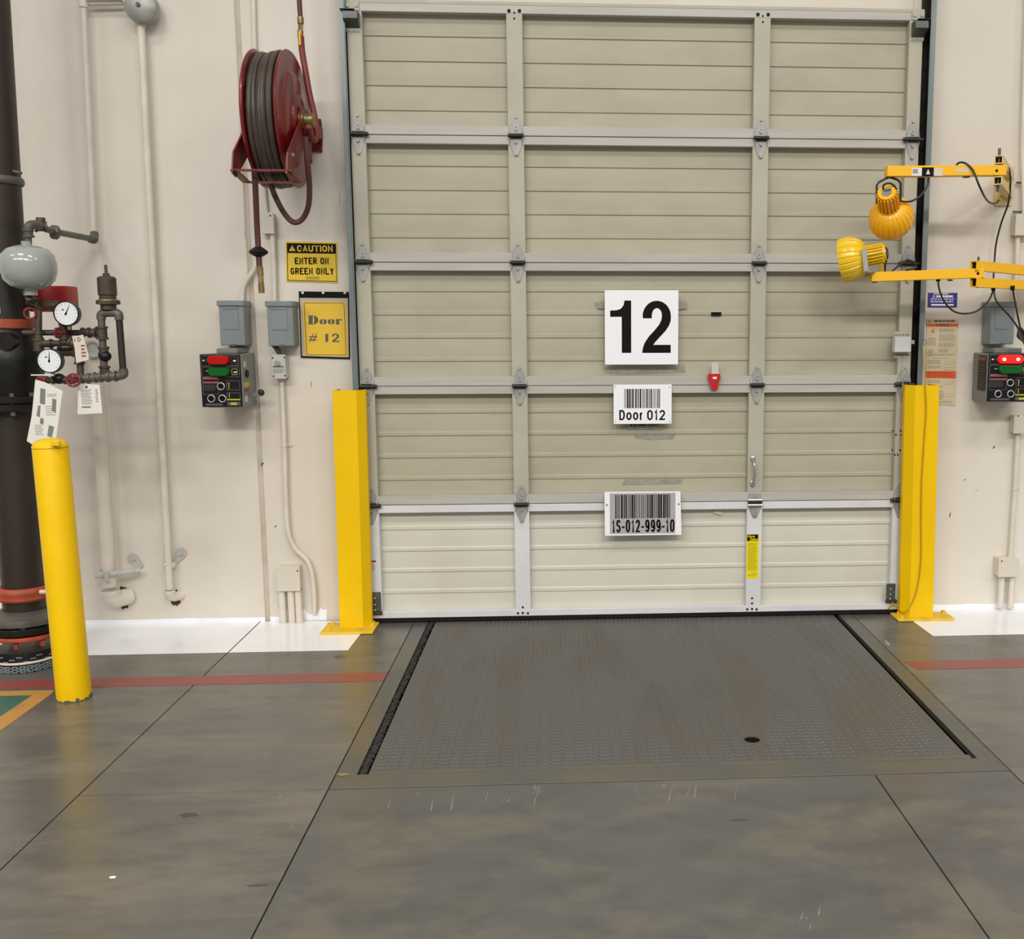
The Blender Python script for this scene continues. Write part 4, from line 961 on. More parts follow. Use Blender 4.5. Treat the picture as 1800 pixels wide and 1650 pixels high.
LD = [[(0, 0), (.5, 0), (.5, .06), (0, .06)], [(.08, .0), (.46, 0), (.46, 1), (.08, 1)], [(0, .94), (.5, .94), (.5, 1), (0, 1)], [(.52, 0)]+half(.52, .5, .46, .5, -90, 90)+[(.52, 1), (.52, .94)]+half(.52, .5, .08, .44, 90, -90)]
LO = [[(.42, 0.0)]+half(.42, .5, .42, .5, -90, -270)+[(.42, 1)]+half(.42, .5, .0, .44, 90, -90), [(.56, 0)]+half(.56, .5, .44, .5, -90, 90)+[(.56, 1)], ]
LR = [[(0, 0), (.5, 0), (.5, 1), (0, 1)], [(.5, .1), (.7, 0), (.9, 0), (.9, .3), (.7, .3), (.62, .14), (.5, .2)], [(-.08, .92), (.58, .92), (.58, 1), (-.08, 1)]]
b = B(); fat(b, LD, 541, 554.5, 560, 570, yl); fat(b, LO, 561.5, 560.5, 574.5, 570, yl); fat(b, LO, 576, 560.5, 588.5, 570, yl); fat(b, LR, 590.5, 560.5, 602, 570, yl); b.out('lettering', M_inkgrey, dh)
b = B()
for q_ in ([(544, 601), (545.6, 601), (551.6, 586), (550, 586)], [(549.5, 601), (551.1, 601), (557, 586), (555.4, 586)], [(543, 591), (557.5, 591), (557.5, 592.8), (543, 592.8)], [(542.5, 596), (557, 596), (557, 597.8), (542.5, 597.8)]): quad(b, q_, yl, .0004)
quad(b, [(571.5, 587.2), (576, 586.2), (577, 586.2), (577, 600.6), (571.8, 600.6), (571.8, 588.4), (570.5, 588.4)], yl, .0004)
x0, x1, z0, z1 = rect(583, 586, 596.5, 601, yl); b.prism([p+V((0, yl, 0)) for p in glyph2(x0, x1, z0, z1)], (0, .0004, 0)); b.out('lettering', M_inkgrey, dh)

# ================================================================= HOSE REEL
th_ = math.radians(0.5); AX = V((math.cos(th_), -math.sin(th_), 0))
rc = P(488, 211, -.33)
RR = .265
reel = thing('hose_reel', 'dark red hose reel wound with dark rubber hose, mounted high on the wall', 'hose reel', V((rc.x, 0, rc.z-.3)))
hw = .059
def flange(sg, nm):
    o_ = rc+AX*(hw*sg); a_ = AX*sg
    return B().lathe(o_, a_, [(.05, 0), (RR-.03, 0), (RR-.008, -.004), (RR, 0), (RR+.002, .005), (RR-.002, .010), (RR-.02, .008), (.190, .010), (.180, .018), (.170, .022), (.10, .024), (.095, .034), (.05, .036), (0, .036)], 56).out(nm, M_reelred, reel)
flange(1, 'flange'); flange(-1, 'flange')
B().cyl(rc-AX*hw, rc+AX*hw, .13, n=32).out('drum', M_reelred2, reel)
# wound hose, coils slightly uneven
b = B(); yv = V((AX.y, -AX.x, 0)); zv = V((0, 0, 1)); pts = []
turns = 8
for i in range(turns*28+1):
    t_ = i/28; a = PI+2*PI*t_; lay = t_/turns
    off = -hw+.014+(2*hw-.028)*(lay if True else 0)+.004*math.sin(a*1.0+lay*5)
    R_ = RR-.036+.010*math.sin(a*1.3+lay*9)
    pts.append(rc+AX*off+(yv*math.cos(a)+zv*math.sin(a))*R_)
b.tube(pts, .0115, 8, smooth=False)
pts = []
for i in range(6*28+1):
    t_ = i/28; a = PI-2*PI*t_; lay = t_/6
    off = hw-.018-(2*hw-.036)*lay+.006*math.sin(a*.7+2)
    R_ = RR-.014+.008*math.sin(a*1.1+lay*7+1)
    pts.append(rc+AX*off+(yv*math.cos(a)+zv*math.sin(a))*R_)
b.tube(pts, .0115, 8, smooth=False)
b.out('wound_hose', M_hose, reel)
# hub, arm and guide frame
hub = rc+AX*(hw+.034)
B().lathe(hub, AX, [(0, 0), (.042, 0), (.042, .015), (.028, .018), (.028, .05), (.022, .055), (0, .055)], 20).out('hub', M_brass, reel)
def arm_plate(pts_uv, off, m, nm, th=.006):
    """plate in the plane perpendicular to the axis at offset off; pts in (y-toward-room, z) about reel centre"""
    o_ = rc+AX*off; t = [o_+yv*a+zv*c for a, c in pts_uv]; B().prism(t, AX*th).out(nm, m, reel)
s_out = hw+.040
# toward the room is -y: yv = (AX.y,-AX.x) points to -y
arm_plate([(-.04, .05), (.03, .05), (.05, -.01), (.26, -.17), (.285, -.25), (.24, -.26), (-.03, -.08), (-.20, -.03), (-.315, -.02), (-.315, .03), (-.18, .02)], s_out, M_reelred2, 'side_arm')
arm_plate([(.03, -.03), (.05, .0), (-.02, -.14), (-.06, -.16), (-.06, -.05)], s_out+.012, M_reelred2, 'gusset')
arm_plate([(-.04, .05), (.03, .05), (.05, -.01), (.26, -.17), (.285, -.25), (.24, -.26), (-.03, -.08), (-.20, -.03), (-.315, -.02), (-.315, .03), (-.18, .02)], -s_out-.006, M_reelred2, 'side_arm')
fr = rc+zv*-.238+yv*.268
B().bar(fr-AX*(s_out+.006), fr+AX*(s_out+.006), .03, .006, .001).out('guide_bar', M_reelred2, reel)
fr2 = rc+zv*-.262+yv*.12
B().bar(fr2-AX*(s_out+.004), fr2+AX*(s_out+.004), .03, .006, .001).out('guide_bar', M_reelred2, reel)
for sg in (-1, 1): B().bar(fr+AX*(s_out*sg), fr2+AX*(s_out*sg), .03, .006, .001).out('guide_side', M_reelred2, reel)
B().bar(rc+AX*(-s_out)+yv*-.325+zv*.005, rc+AX*(s_out)+yv*-.325+zv*.005, .10, .006, .001, up=(0, 1, 0)).out('wall_plate', M_reelred2, reel)
B().box((rc.x-.10, -.012, rc.z-.07), (rc.x+.10, 0, rc.z+.07), .002).out('mounting_plate', M_reelred2, reel)
for sg in (-1, 1): B().cyl(rc+AX*(sg*(s_out+.006))+yv*.2+zv*-.17, rc+AX*(sg*(s_out+.012))+yv*.2+zv*-.17, .008, n=8).out('bolt', M_galv, reel)
# hose hanging from the reel, with stop and nozzle
hy = -.42
ho = B().tube([P(447, 300, -.56), P(449, 330, -.54), P(451, 380, -.5), P(453, 420, -.48), P(456, 470, -.48)], .0112, 10); ho = ho.out('hanging_hose', M_hosered, reel)
q = P(454.5, 443, -.48); B().lathe(q+V((0, 0, .022)), (0, 0, -1), [(0, 0), (.014, .002), (.034, .016), (.037, .022), (.034, .028), (.014, .040), (0, .042)], 24).out('hose_stop', M_black, reel)
B().cyl(P(456.5, 468, -.48), P(458, 483, -.48), .0125, n=14).cyl(P(458, 483, -.48), P(459, 500, -.48), .0105, n=14).cyl(P(459, 500, -.48), P(460, 515, -.48), .0118, n=14).out('hose_nozzle', M_brass, reel)
# loop of supply hose under the reel and riser above
B().tube([P(474, 300, -.38), P(478, 330, -.36), P(492, 362, -.34), P(507, 384, -.33), P(520, 391, -.33), P(533, 383, -.33), P(542, 362, -.35), P(544, 330, -.38), P(541, 290, -.42), P(537, 240, -.44)], .0112, 10).out('hose_loop', M_hosered, reel)
sp = thing('supply_hose', 'dark red air hose dropping from above to the hub of the hose reel', 'hose', P(527, 40, -.2))
B().tube([P(495, -900, -.2), P(515, -300, -.2), P(523, -60, -.2), P(526, 0, -.2), P(528, 32, -.2)], .010, 10).out('upper_hose', M_hosered, sp)
B().cyl(P(528, 30, -.2), P(528.5, 42, -.2), .013, n=12).cyl(P(528.5, 42, -.2), P(528.5, 54, -.2), .010, n=6).cyl(P(528, 54, -.2), P(528, 66, -.2), .0125, n=12).out('coupler', M_brass, sp)
B().box(P(524, 56, -.225), P(530, 81, -.212), .003).out('valve_lever', M_lampyel, sp)
B().tube([P(529, 64, -.2), P(531, 90, -.2), P(536, 120, -.2), P(544, 165, -.21), P(553, 205, -.23), P(557, 235, -.25), P(553, 246, -.28), P(546, 240, -.33), P(543, 222, -.38)], .0125, 10).out('lower_hose', M_supply, sp)

# ================================================================= SPRINKLER RISER
yR = -.55
rt0 = P(39.5, 1000, yR); rt1 = P(-28, -40, yR); axr = (rt1-rt0).normalized()
def rp(v):      # point on the riser axis at picture height v
    f = (1000-v)/1040; return rt0.lerp(rt1, f)
base = rt0-axr*(rt0.z/axr.z)
ris = thing('sprinkler_riser', 'dark steel sprinkler riser pipe with black valve body and trim piping beside the bollard', 'sprinkler riser', base)
Rr = .079
B().tube([rp(1075), rp(705)], Rr, 32, smooth=False).out('lower_pipe', M_riser, ris)
B().tube([rp(560), rp(-1000)], Rr+.001, 32, smooth=False).out('upper_pipe', M_riser, ris)
def ring(v0, v1, r, m, nm, bev=.004, n=36):
    a, c = rp(v1), rp(v0); L = (c-a).length
    return B().lathe(a, c-a, [(0, 0), (r-bev, 0), (r, bev), (r, L-bev), (r-bev, L), (0, L)], n).out(nm, m, ris)
ring(541, 558, .095, M_rust, 'coupling')
# valve body with bulges
a, c = rp(690), rp(556); L = (c-a).length; ax_ = c-a
B().lathe(a, ax_, [(0, 0), (.10, 0), (.105, .05), (.118, .10), (.122, .15), (.118, .20), (.108, L-.07), (.098, L-.02), (.085, L), (0, L)], 40).out('valve_body', M_castblk, ris)
q = P(8, 600, yR-.112); B().cyl(q, q+V((0, .06, 0)), .035, n=20).out('cover_boss', M_castblk, ris)
q = P(52, 622, yR-.02); B().cyl(q-V((.06, 0, 0)), q+V((.012, 0, 0)), .030, n=18).out('side_port', M_castblk, ris)
ring(677, 690, .126, M_castblk, 'flange'); ring(691, 704, .126, M_castblk, 'flange')
def bolts(v0, v1, R, n, m, r=.010, ph=0.0):
    a, c = rp(v1), rp(v0); x = axr.cross(V((0, 1, 0))).normalized(); y = axr.cross(x)
    for i in range(n):
        an = 2*PI*(i+ph)/n; d_ = x*math.cos(an)*R+y*math.sin(an)*R
        B().cyl(a+d_, c+d_, r, n=6).out('flange_bolt', m, ris)
bolts(671, 711, .112, 10, M_irong, .009, .3)
a, c = rp(1056), rp(1030); L = (c-a).length
B().lathe(a, c-a, [(Rr, 0), (.090, .002), (.097, .012), (.094, .026), (.098, .036), (.097, L-.012), (.088, L), (Rr, L)], 36).out('orange_coupling', M_rust, ris)
q = P(76, 1040, yR-.05); B().cyl(q-V((.012, 0, 0)), q+V((.012, 0, 0)), .009, n=8).out('coupling_bolt', M_boxwhite, ris)
a, c = rp(1096), rp(1068); B().lathe(a, c-a, [(0, 0), (.135, 0), (.137, .012), (.134, .026), (.11, .036), (.088, .048), (0, .05)], 40).out('base_flange', M_irong, ris)
bolts(1082, 1100, .116, 8, M_iron, .012, .5)
ring(1100, 1113, .135, M_castblk, 'gasket'); ring(1116, 1124, .136, M_rust, 'rust_flange')
bolts(1126, 1136, .118, 8, M_rust, .010, .2)
a = base+V((0, 0, .001)); Rb = .135
B().lathe(a, (0, 0, 1), [(0, 0), (Rb-.008, 0), (Rb-.008, .034), (Rb-.018, .036), (Rb-.02, .075), (0, .075)], 36).out('base_sleeve', M_castblk, ris)
B().torus(a+V((0, 0, .037)), (0, 0, 1), Rb-.010, .005, 40, 8).out('mortar_bead', M_boxwhite, ris)
b = B()
for row in range(6):
    z = .004+row*.0055 if row < 5 else .05; n = 30
    for i in range(n):
        if row == 5: zz = .042+(i % 3)*.009
        else: zz = z
        an = 2*PI*(i+.5*(row % 2))/n+random.uniform(-.02, .02); R2 = Rb-.007 if row < 5 else Rb-.019
        M_ = Matrix.Translation(a+V((math.cos(an)*R2, math.sin(an)*R2, zz))) @ Matrix.Rotation(an, 4, 'Z') @ Matrix.Rotation(random.uniform(-.1, .1), 4, 'X')
        b.box((-.002, -.0105, -.0018), (.003, .0105, .0018), 0, M_)
b.out('grey_scale_pattern', M_boxgrey, ris, kind='stuff')
# clamp with ear high on the riser
a = rp(300); B().torus(a, axr, Rr+.006, .006, 36, 8, 2.5).out('pipe_clamp', M_irong, ris)
q = P(24, 301, yR-.02); B().bar(q-V((.03, 0, -.006)), q+V((.028, 0, -.006)), .02, .012, .003).out('clamp_ear', M_irong, ris)
for v0, v1 in ((330, 353), (358, 382), (438, 462), (474, 531)):
    a, c = rp(v1), rp(v0); x = V((1, 0, 0)); L = (c-a).length; t = bmesh.new(); A = []; C = []
    for i in range(9):
        an = math.radians(-135+60*i/8); d_ = V((math.cos(an), math.sin(an), 0))*(Rr+.002); A.append(t.verts.new(a+d_)); C.append(t.verts.new(c+d_))
    for i in range(8): t.faces.new((A[i], A[i+1], C[i+1], C[i]))
    b = B(); b._add(t); b.out('pipe_label', M_paper, ris)
# tank
yT = -.69
c = P(50, 469, yT)
B().lathe(c-V((0, 0, .085)), (0, 0, 1), [(0, 0), (.035, .002), (.065, .014), (.086, .038), (.0945, .068), (.0955, .098), (.089, .128), (.070, .150), (.040, .162), (.018, .166), (.018, .178), (0, .178)], 48).out('tank', M_tank, ris)
B().cyl(c-V((0, 0, .105)), c-V((0, 0, .083)), .024, n=20).out('tank_neck', M_tank, ris)
def pipe(pts, m=M_iron, r=.0125, nm='trim_pipe', fit=True, y=None):
    B().tube(pts, r, 12, smooth=False).out(nm, m, ris)
def fit(u, v, y, axis=(1, 0, 0), r=.019, L=.036, m=M_iron, nm='fitting'):
    p = P(u, v, y); a_ = V(axis).normalized(); B().lathe(p-a_*(L/2), a_, [(0, 0), (r, 0), (r, .007), (r-.004, .009), (r-.004, L-.009), (r, L-.007), (r, L), (0, L)], 16).out(nm, m, ris)
yt = -.62
dn = (0, 0, 1)
pipe([P(49.6, 434, yT), P(49.6, 408, yT)], M_irong); B().tube([P(49.6, 410, yT), P(51, 398, yT), P(60, 394.5, yT+.02), P(70, 397, yT+.05)], .0165, 12).out('elbow', M_irong, ris)
fit(49.8, 410, yT, dn, .020, .03, M_irong); 
pipe([P(60, 395, yT+.02), P(93, 406.6, -.5), P(163, 420, -.10)], M_irong, .0125)
fit(72, 398.5, -.62, (1, .4, 0), .021, .04); q = P(72, 393, -.62); B().cyl(q, q+V((0, 0, .022)), .016, n=12).out('tee_branch', M_iron, ris)
q = P(93, 406.6, -.5); B().lathe(q-V((.018, -.01, 0)), (1, .5, -.1), [(0, 0), (.018, 0), (.027, .008), (.027, .028), (.018, .036), (0, .036)], 8).out('union', M_irong, ris)
B().tube([P(158, 419.5, -.11), P(165, 421, -.09), P(166, 411, -.06)], .017, 12).out('elbow', M_irong, ris)
# below the tank
pipe([P(50, 500, yT), P(50, 520, yT)], M_iron, .014); fit(50, 512, yT, dn, .022, .02)
pipe([P(50, 522, yT), P(66, 533, yt), P(67.4, 545, yt), P(67.4, 606, yt)], M_iron, .013); fit(60, 531, -.64, (1, 0, -.4), .021, .04); fit(68, 590, yt, dn, .018, .03); fit(67.5, 606, yt, dn, .021, .045)
pipe([P(68, 533, yt), P(98, 538, yt)], M_iron, .011); fit(92, 536, yt)
bx0 = P(59, 503, -.45); bx1 = P(130, 548, -.45)
B().box((bx0.x, -.50, bx1.z), (bx1.x, -.40, bx0.z), .006, seg=2).out('alarm_switch_box', M_valvered, ris)
q = P(53, 551, yt-.02); B().torus(q, (.3, -1, 0), .020, .005, 20, 8).out('hand_wheel', M_wheelred, ris)
# horizontal run A
pipe([P(40, 584.5, yt+.03), P(180, 584.8, yt+.03)], M_iron, .0115)
fit(111, 585, yt+.03, r=.021, L=.05); fit(151, 584, yt+.03, r=.019, L=.03); fit(163, 585, yt+.03, r=.020, L=.03)
pipe([P(111, 575, yt), P(113, 603, yt)], M_iron, .013); fit(112, 573, yt, dn, .018, .02); fit(113.5, 598, yt, dn, .020, .022)
q = P(101.5, 584.5, yt-.03); B().torus(q, (1, -.5, 0), .014, .004, 18, 8).cyl(q, q+V((.02, .02, 0)), .005, n=8).out('hand_wheel', M_wheelred, ris)
# middle run
pipe([P(67, 604, yt), P(128, 603, yt), P(138, 606, yt), P(140, 616, yt), P(142, 660, yt)], M_iron, .0125)
fit(82, 604, yt, r=.018, L=.04); fit(130, 604, yt, (1, 0, -.5), .020, .035); fit(139.5, 632, yt, dn, .020, .035); fit(118, 618, yt+.05, (1, 0, 0), .022, .06)
# vertical loop with relief valve
pipe([P(178, 556, yt), P(179.5, 585, yt), P(182, 625, yt), P(184, 660, yt)], M_irong, .0135)
fit(179.5, 585, yt, dn, .022, .05); fit(182.5, 616, yt, dn, .021, .03); fit(184, 650, yt, dn, .021, .03)
B().sphere(P(184.5, 626, yt-.005), .021, (1.15, 1, 1), 14).out('check_valve', M_castblk, ris)
B().tube([P(178, 562, yt), P(178.5, 553, yt), P(186, 550, yt), P(200, 549.5, yt), P(208, 552, yt), P(209.5, 562, yt)], .0165, 12).out('elbow_bridge', M_irong, ris)
pipe([P(209.5, 560, yt), P(216.5, 652, yt)], M_riser, .0125)
B().tube([P(216.4, 648, yt), P(217, 658, yt), P(208, 661, yt), P(198, 661, yt)], .0165, 12).out('elbow', M_irong, ris)
rv = P(191, 544, yt)
B().lathe(rv, (0, 0, 1), [(0, 0), (.028, 0), (.028, .018), (.042, .020), (.043, .032), (.036, .036), (.030, .040), (.030, .052), (.0335, .056), (.0335, .118), (.028, .124), (.012, .128), (.012, .136), (.0055, .138), (.0055, .168), (0, .168)], 28).out('relief_valve', M_iron, ris)
B().torus(rv+V((0, 0, .034)), (0, 0, 1), .036, .004, 24, 8).out('brass_ring', M_brass, ris)
B().box(P(175, 497, yt-.02), P(178, 531, yt-.005), .002).out('test_lever', M_yelmark, ris)
# bottom run
pipe([P(66, 668, yt-.01), P(129, 668, yt-.01), P(150, 665, yt), P(215, 661, yt)], M_iron, .012)
for u, v, r in ((88, 668, .016), (120, 668, .016), (150, 665, .020), (163, 664, .019), (172, 663, .020), (184, 662, .021), (198, 661, .021)): fit(u, v, yt-.005, r=r, L=.030, m=M_irong)
B().sphere(P(104, 665.5, yt-.01), .022, (1.05, 1, .95), 14).out('valve_bonnet', M_castblk, ris)
def wheel(u, v, y, R, nm='hand_wheel'):
    q = P(u, v, y); b = B().torus(q, (.15, -1, .1), R, .0045, 22, 8)
    for i in range(5):
        an = 2*PI*i/5; b.bar(q, q+V((math.cos(an)*R, 0, math.sin(an)*R)), .005, .004, up=(0, 1, 0))
    b.cyl(q-V((0, .006, 0)), q+V((0, .03, 0)), .007, n=8).out(nm, M_wheelred, ris)
wheel(129, 668, yt-.045, .023); wheel(71, 669, yt-.05, .013)
B().box(P(54, 658, yt-.05), P(95, 660, yt-.046), .0005).out('white_rod', M_paper, ris)
def gauge(u, v, y, R, ang):
    c = P(u, v, y); b = B().lathe(c, (0.05, -1, 0), [(0, -.03), (R*.93, -.03), (R, -.024), (R, 0), (R-.003, .002), (R-.005, -.002), (0, -.002)], 36); gg = b.out('gauge', M_castblk, ris)
    B().cyl(c+V((0, .001, 0)), c+V((0, -.0005, 0)), R-.004, n=36).out('dial', M_dialw, gg)
    d_ = V((math.sin(ang), 0, math.cos(ang))); n_ = V((d_.z, 0, -d_.x)); yy = V((0, -.0015, 0))
    B().prism([c+yy-d_*.007+n_*.0025, c+yy-d_*.007-n_*.0025, c+yy+d_*(R*.72)-n_*.0006, c+yy+d_*(R*.72)+n_*.0006], (0, .0006, 0)).cyl(c+yy, c+yy+V((0, .0007, 0)), .004, n=12).out('needle', M_ink, gg)
    b = B()
    for i in range(13):
        an = math.radians(-135+i*22.5); e = V((math.sin(an), 0, math.cos(an))); m_ = V((e.z, 0, -e.x)); r0, r1 = R*.70, R*.82
        b.prism([c+yy*.6+e*r0-m_*.0006, c+yy*.6+e*r0+m_*.0006, c+yy*.6+e*r1+m_*.0006, c+yy*.6+e*r1-m_*.0006], (0, .0004, 0))
    q = c+V((-R*.22, -.001, R*.30)); b.box((q.x-.004, q.y-.0003, q.z-.002), (q.x+.004, q.y, q.z+.003)); b.out('dial_marks', M_inkgrey, gg)
    B().cyl(c-V((-.004, -.012, R)), c-V((-.004, -.012, R+.014)), .008, n=8).out('gauge_stem', M_brass, ris)
gauge(116, 551, yt-.04, .0465, .45); gauge(86.5, 634, yt-.045, .0465, .08)
# hanging papers
tg = thing('instruction_card', 'large printed instruction sheet hanging under the gauges, behind the bollard top', 'card', P(70, 668, -.70))
b = B(); quad(b, [(62, 667), (80, 672), (110, 687), (98, 775), (60, 783), (47, 775), (56, 729)], -.70, .001); b.out('sheet', M_paper, tg)
b = B()
for q_ in ([(71, 682), (80, 684), (79, 711), (70, 709)], [(92, 700), (99, 702), (98, 726), (91, 722)], [(67, 713), (71, 712), (70, 733), (64, 731)], [(71, 734), (77, 736), (76, 746), (70, 744)], [(86, 747), (95, 750), (91, 769), (83, 766)]): quad(b, q_, -.7006, .0005)
b.out('print_block', mat('card_print', (120, 122, 116), .6), tg)
b = B(); lines(b, *rect(83, 692, 102, 698, -.7), -.7, 3, .3); lines(b, *rect(80, 714, 98, 732, -.7), -.7, 5, .25); lines(b, *rect(61, 747, 78, 766, -.7), -.7, 7, .3); b.out('small_print', M_inkgrey, kind='stuff', parent=tg)
tg = thing('paper_tag', 'small white printed tag hanging under the trim pipe near the drain pipe', 'tag', P(155, 675, -.64))
b = B(); quad(b, [(138, 674), (175, 676), (180, 726), (136, 728)], -.64, .001); b.out('card', M_paper, tg)
b = B(); lines(b, *rect(142, 685, 164, 712, -.6405), -.6405, 10, .3); lines(b, *rect(167, 684, 174, 708, -.6405), -.6405, 8, .3); lines(b, *rect(144, 714, 162, 718, -.6405), -.6405, 1, .6)
q = P(152, 680, -.64); b.cyl((q.x, -.6415, q.z), (q.x, -.6405, q.z), .005, n=12); b.out('small_print', M_inkgrey, kind='stuff', parent=tg)
tg = thing('valve_tag', 'cream tag with red letters hanging between the gauges and the white drain pipe', 'tag', P(140, 590, -.66))
b = B(); quad(b, [(127, 592), (146, 588), (156, 625), (156, 632), (134, 638), (131, 612)], -.66, .001); b.out('card', M_boxwhite, tg)
b = B(); p = rect(130, 594, 133, 600, -.6604); text_into(b, 'A', *p, -.6604, .02); text_into(b, 'D', *rect(136, 593, 142, 600, -.6604), -.6604, .02); b.out('lettering', M_wheelred, tg, kind='stuff')
b = B(); lines(b, *rect(142, 606, 152, 630, -.6604), -.6604, 4, .5); b.out('small_print', M_pink, tg, kind='stuff')

# ================================================================= RIGHT WALL
# blue sticker
yb_ = -.003
bs = plate('notice_sticker', M_blue, 1631.5, 514.5, 1682, 540, yb_, .002, None, label='small blue sticker with white print on the wall beside the door track', cat='sticker')
b = B(); lines(b, *rect(1641, 515.5, 1672, 518, yb_), yb_, 1, .7); lines(b, *rect(1636, 524, 1678, 529, yb_), yb_, 2, .32, rag=.05); lines(b, *rect(1636, 529.5, 1676, 532, yb_), yb_, 1, .6, rag=.1); b.box((P(1636.5, 533, 0).x, yb_-.0004, P(0, 536.5, yb_).z), (P(1676, 533, 0).x, yb_, P(0, 533.5, yb_).z)); b.out('white_print', M_sign, bs, kind='stuff')
b = B(); lines(b, *rect(1646, 519, 1675, 523, yb_), yb_, 1, .85, rag=.02); b.out('white_print', M_sign, bs, kind='stuff')
q = P(1641.5, 521, yb_); B().torus((q.x, yb_-.0003, q.z), (0, 1, 0), .004, .0012, 14, 6).out('emblem', M_sign, bs)
# placard
ypl = -.004
pl = thing('warning_placard', 'tall cream placard with orange WARNING bands on the wall beside the guard post', 'placard', P(1655, 711, ypl))
b = B(); quad(b, [(1629, 560), (1685, 561), (1679.5, 712), (1627, 711)], ypl, .002); b.out('board', M_placard, pl)
b = B(); quad(b, [(1629, 568.5), (1684.5, 568.5), (1684, 574), (1629, 574)], ypl-.0006, .0005); quad(b, [(1627.5, 652), (1680.5, 652), (1680, 665), (1627.5, 664.5)], ypl-.0006, .0005); b.out('orange_band', M_orange, pl)
stext('lettering', 'WARNING', 1645, 569.3, 1668, 573.2, ypl-.0006, M_inkgrey, pl)
b = B(); lines(b, *rect(1631, 654, 1678, 664, ypl-.0006), ypl-.0006, 4, .4); b.out('small_print', mat('placard_redprint', (160, 60, 30), .5), pl, kind='stuff')
b = B(); lines(b, *rect(1642, 562.5, 1679, 566.5, ypl), ypl, 1, .8, rag=.02); b.out('small_print', M_inkgrey, pl, kind='stuff')
b = B()
x0, x1, z0, z1 = rect(1631, 562, 1638, 567, ypl)
for i in range(3): b.box((x0+(x1-x0)*i/3, ypl-.0005, z0), (x0+(x1-x0)*(i+.7)/3, ypl, z1))
Mp = mat('placard_print', (150, 142, 122), .6)
for r4, n in (((1652, 578, 1679, 584), 4), ((1651, 587, 1680, 600), 8), ((1650, 602, 1679, 610), 5), ((1650, 613, 1668, 620), 4), ((1631, 594, 1646, 608), 5), ((1631, 622, 1678, 626), 3), ((1641, 629, 1670, 631), 1), ((1630, 633, 1656, 640), 4), ((1630, 643, 1655, 648), 3), ((1630, 668, 1655, 674), 3), ((1649, 678, 1659, 682), 2), ((1649, 686, 1658, 703), 9), ((1649, 705, 1676, 709), 2)):
    lines(b, *rect(*r4, ypl), ypl, n, .5, rag=.12)
b.out('small_print', Mp, pl, kind='stuff')
for u0, v0 in ((1661, 635), (1660, 645), (1659, 670), (1658, 692)):
    x0, x1, z0, z1 = rect(u0, v0, u0+17, v0+5, ypl); b = B()
    for a_ in ((x0, x1, z1-.001, z1), (x0, x1, z0, z0+.0016), (x0, x0+.001, z0, z1), (x1-.001, x1, z0, z1)): b.box((a_[0], ypl-.0005, a_[2]), (a_[1], ypl, a_[3]))
    b.out('picture_box', Mp, pl)
b = B(); q = P(1640, 578, ypl); b.cyl((q.x, ypl-.0006, q.z), (q.x, ypl, q.z), .0035, n=10); q2 = P(1636, 617.5, ypl); b.torus((q2.x, ypl-.0004, q2.z), (0, 1, 0), .0075, .0015, 16, 6)
quad(b, [(1636, 582), (1641, 580), (1643, 583), (1639, 585)], ypl-.0005, .0004); b.out('red_symbol', M_orange, pl)
# switch boxes right
x0, x1, z0, z1 = rect(1741, 528, 1782, 605, -.10)
db = disconnect(1741, 530, 1783, 605, .10, 'grey metal switch box above the control panel with the glowing red lens', -1)
cp2, (x0, x1, z0, z1) = control_panel(1738, 622, 1814, 705, .20, 'grey control panel with glowing red lens beside the tall placard', True, -1)
xs = x0-.004
B().box((xs-.0008, -.185, z0+(z1-z0)*.22), (xs, -.10, z1-.008)).out('side_label', M_face, cp2)
B().box((xs-.0014, -.18, z1-.030), (xs-.0008, -.105, z1-.014)).out('side_band', M_rust, cp2)
b = B()
for i in range(9): b.box((xs-.0014, -.175, z0+(z1-z0)*(.26+.06*i)), (xs-.0008, -.115, z0+(z1-z0)*(.275+.06*i)))
b.out('side_print', mat('side_print', (96, 60, 56), .5), cp2)
jbox(1786, 376, 1812, 414, .06, M_boxwhite, 'junction_box', 'cream box on the wall at the edge behind the lamp cables')
conduit([P(1799, 376, -.03), P(1797, 250, -.03), P(1801, 100, -.03), P(1840, -900, -.03)][::-1], .008, 'thin white conduit running up from the cream box at the picture edge')
conduit([P(1789, 414, -.03), P(1787, 470, -.03), P(1783, 530, -.03)], .011, 'white conduit from the cream box down behind the yellow lamp arms')
jbox(1783, 730, 1806, 762, .06, M_boxwhite, 'switch_box', 'cream switch box just under the control panel with the lit lens', 'switch', screws=((1790, 731),))
conduit([P(1789, 762, -.025), P(1784, 860, -.025), P(1776, 980, -.025)], .0115, 'white conduit from the cream switch box down to the low cream box', clamps=((1784, 859),))
jbox(1756, 981, 1790, 1014, .07, M_boxwhite, 'junction_box', 'cream junction box low on the wall under the control panel with the lit lens', screws=((1761, 986),))
for u, l_ in ((1761, 'white stub pipe under the low cream box, on the guard post side'), (1779, 'white stub pipe under the low cream box, on the far side from the guard post')):
    conduit([P(u, 1013, -.035), P(u-3, 1068, -.035)], .0150, l_, group='stub pipes under the low box below the lit panel')

